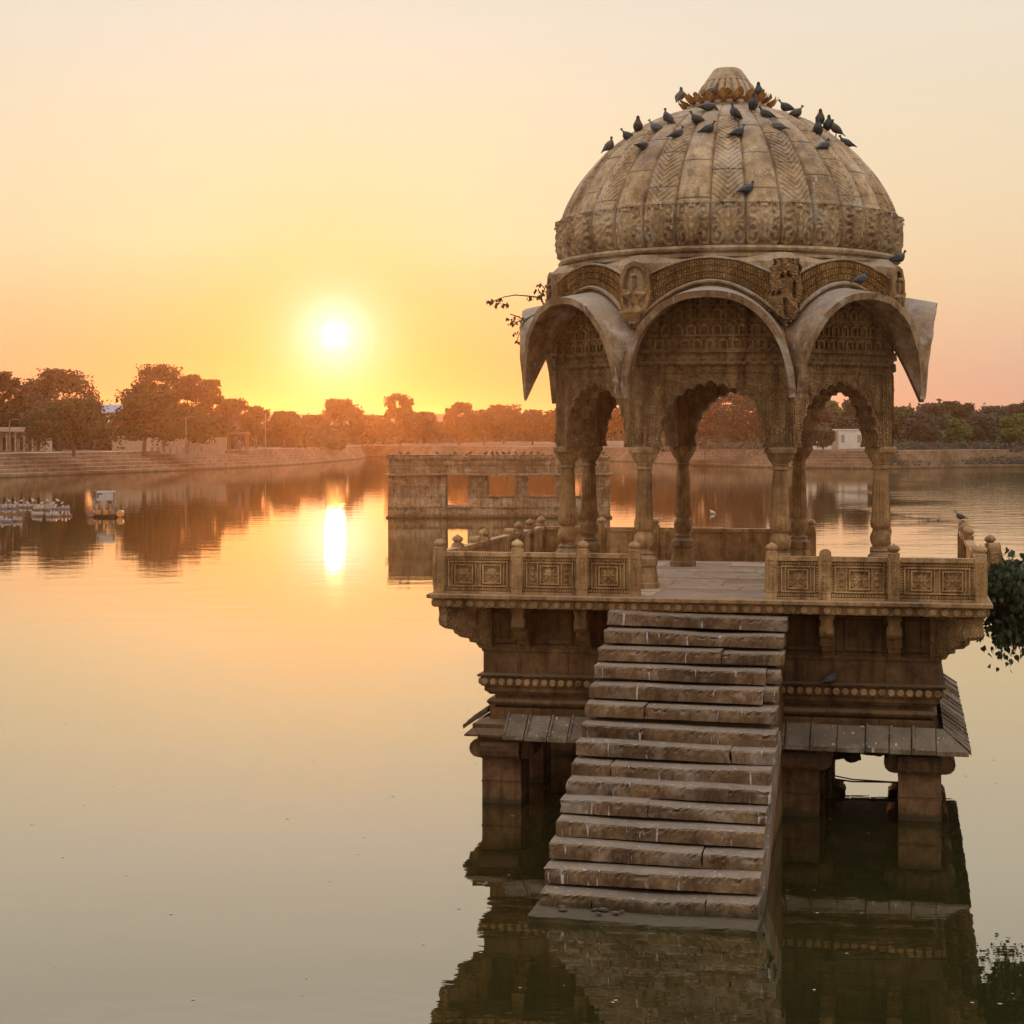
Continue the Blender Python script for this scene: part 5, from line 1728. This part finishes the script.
# egret-like white bird on the water beyond the pavilion, ducks on the right
eD = F * CAMZ / (514 - HOR)
eg = gsrc.copy(); COL.objects.link(eg); eg.location = ((712.5 - 512) / F * eD, eD, -.03); eg.rotation_euler = (0, 0, R(170)); eg.scale = (1.5,) * 3
tag(eg, 'white water bird swimming beyond the pavilion, framed by the middle arch', 'bird')
for px, py, lab in ((928, 520, 'dark duck on the open water right of the pavilion, the left of two'), (938, 520.5, 'dark duck on the open water right of the pavilion, the right of two')):
    D2 = F * CAMZ / (py - HOR); o = pig_me[(0, 0)].copy(); COL.objects.link(o); o.name = 'duck'; o.location = ((px - 512) / F * D2, D2, -.07); o.rotation_euler = (0, 0, R(10)); o.scale = (.9,) * 3; tag(o, lab, 'duck', 'ducks on the open water')
# floating specks
m = MB(); rs_ = random.Random(77)
for i in range(300):
    Y_ = rs_.uniform(14.5, 60); X_ = rs_.uniform(-.3, .3) * Y_; s_ = rs_.uniform(.006, .024)
    a = rs_.uniform(0, 6.3); m.add([(X_ + s_ * math.cos(a + j * 1.57) * (1.6 if j % 2 else .8), Y_ + s_ * math.sin(a + j * 1.57), .006) for j in range(4)], [(0, 1, 2, 3)])
tag(m.build('floating_debris', plain('dry_leaf_debris', (.25, .20, .12), (.4, .35, .25), .8, 9)), kind='stuff')

# ------------------------------------------------------------------ person on the left bank
def person(px, pyb, D, label, shirt, pants):
    X = (px - 512) / F * D; z = GZ + .06
    root = empty('person', (X, D, z)); tag(root, label, 'person')
    V = [(0, 0, .93), (0, 0, 1.12), (0, 0, 1.36), (0, 0, 1.48), (0, -.01, 1.56), (0, -.02, 1.68), (-.10, 0, .90), (-.13, -.10, .50), (-.14, .02, .08), (-.14, -.14, .03),
         (.10, 0, .90), (.12, .10, .50), (.13, .20, .10), (.13, .06, .04), (-.19, 0, 1.40), (-.25, .06, 1.13), (-.24, -.06, .90), (.19, 0, 1.40), (.25, -.04, 1.13), (.24, -.14, .92)]
    Ed = [(0, 1), (1, 2), (2, 3), (3, 4), (4, 5), (0, 6), (6, 7), (7, 8), (8, 9), (0, 10), (10, 11), (11, 12), (12, 13), (2, 14), (14, 15), (15, 16), (2, 17), (17, 18), (18, 19)]
    rad_ = [.15, .14, .16, .07, .085, .10, .10, .07, .05, .045, .10, .07, .05, .045, .06, .045, .035, .06, .045, .035]
    me = bpy.data.meshes.new('body'); me.from_pydata(V, Ed, []); o = bpy.data.objects.new('body', me); COL.objects.link(o); o.parent = root
    sk = o.modifiers.new('skin', 'SKIN')
    if not me.skin_vertices: me.attributes
    for i, sv in enumerate(me.skin_vertices[0].data if me.skin_vertices else []):
        sv.radius = (rad_[i], rad_[i]); sv.use_root = (i == 0)
    ss = o.modifiers.new('sub', 'SUBSURF'); ss.levels = 1; ss.render_levels = 1
    me.materials.append(plain('clothed_body', pants, shirt, .8, 2.0))
    m = MB(); m.ell((0, .01, 1.73), (.10, .11, .09), 10, 6); m.build('hair', M_darkin, root)


person(239.5, 455, 252, 'person in bluish clothes walking along the top of the left steps', (.16, .18, .30), (.10, .09, .12))
person(164, 452, 262, 'person in dark clothes by the bollards on the left bank', (.06, .05, .05), (.08, .06, .05))

# ------------------------------------------------------------------ haze
mh = bpy.data.materials.new('warm_haze'); mh.use_nodes = True; t = NT(mh.node_tree)
pv = t.n('ShaderNodeVolumePrincipled'); pv.inputs['Color'].default_value = (.93, .64, .42, 1); pv.inputs['Density'].default_value = .00019
pv.inputs['Anisotropy'].default_value = .84
o_ = t.n('ShaderNodeOutputMaterial'); t.t.links.new(pv.outputs[0], o_.inputs['Volume'])
b = MB(); b.box(-5000, 5000, -4500, 5000, -3.0, 34)
tag(b.build('haze', mh), kind='stuff')
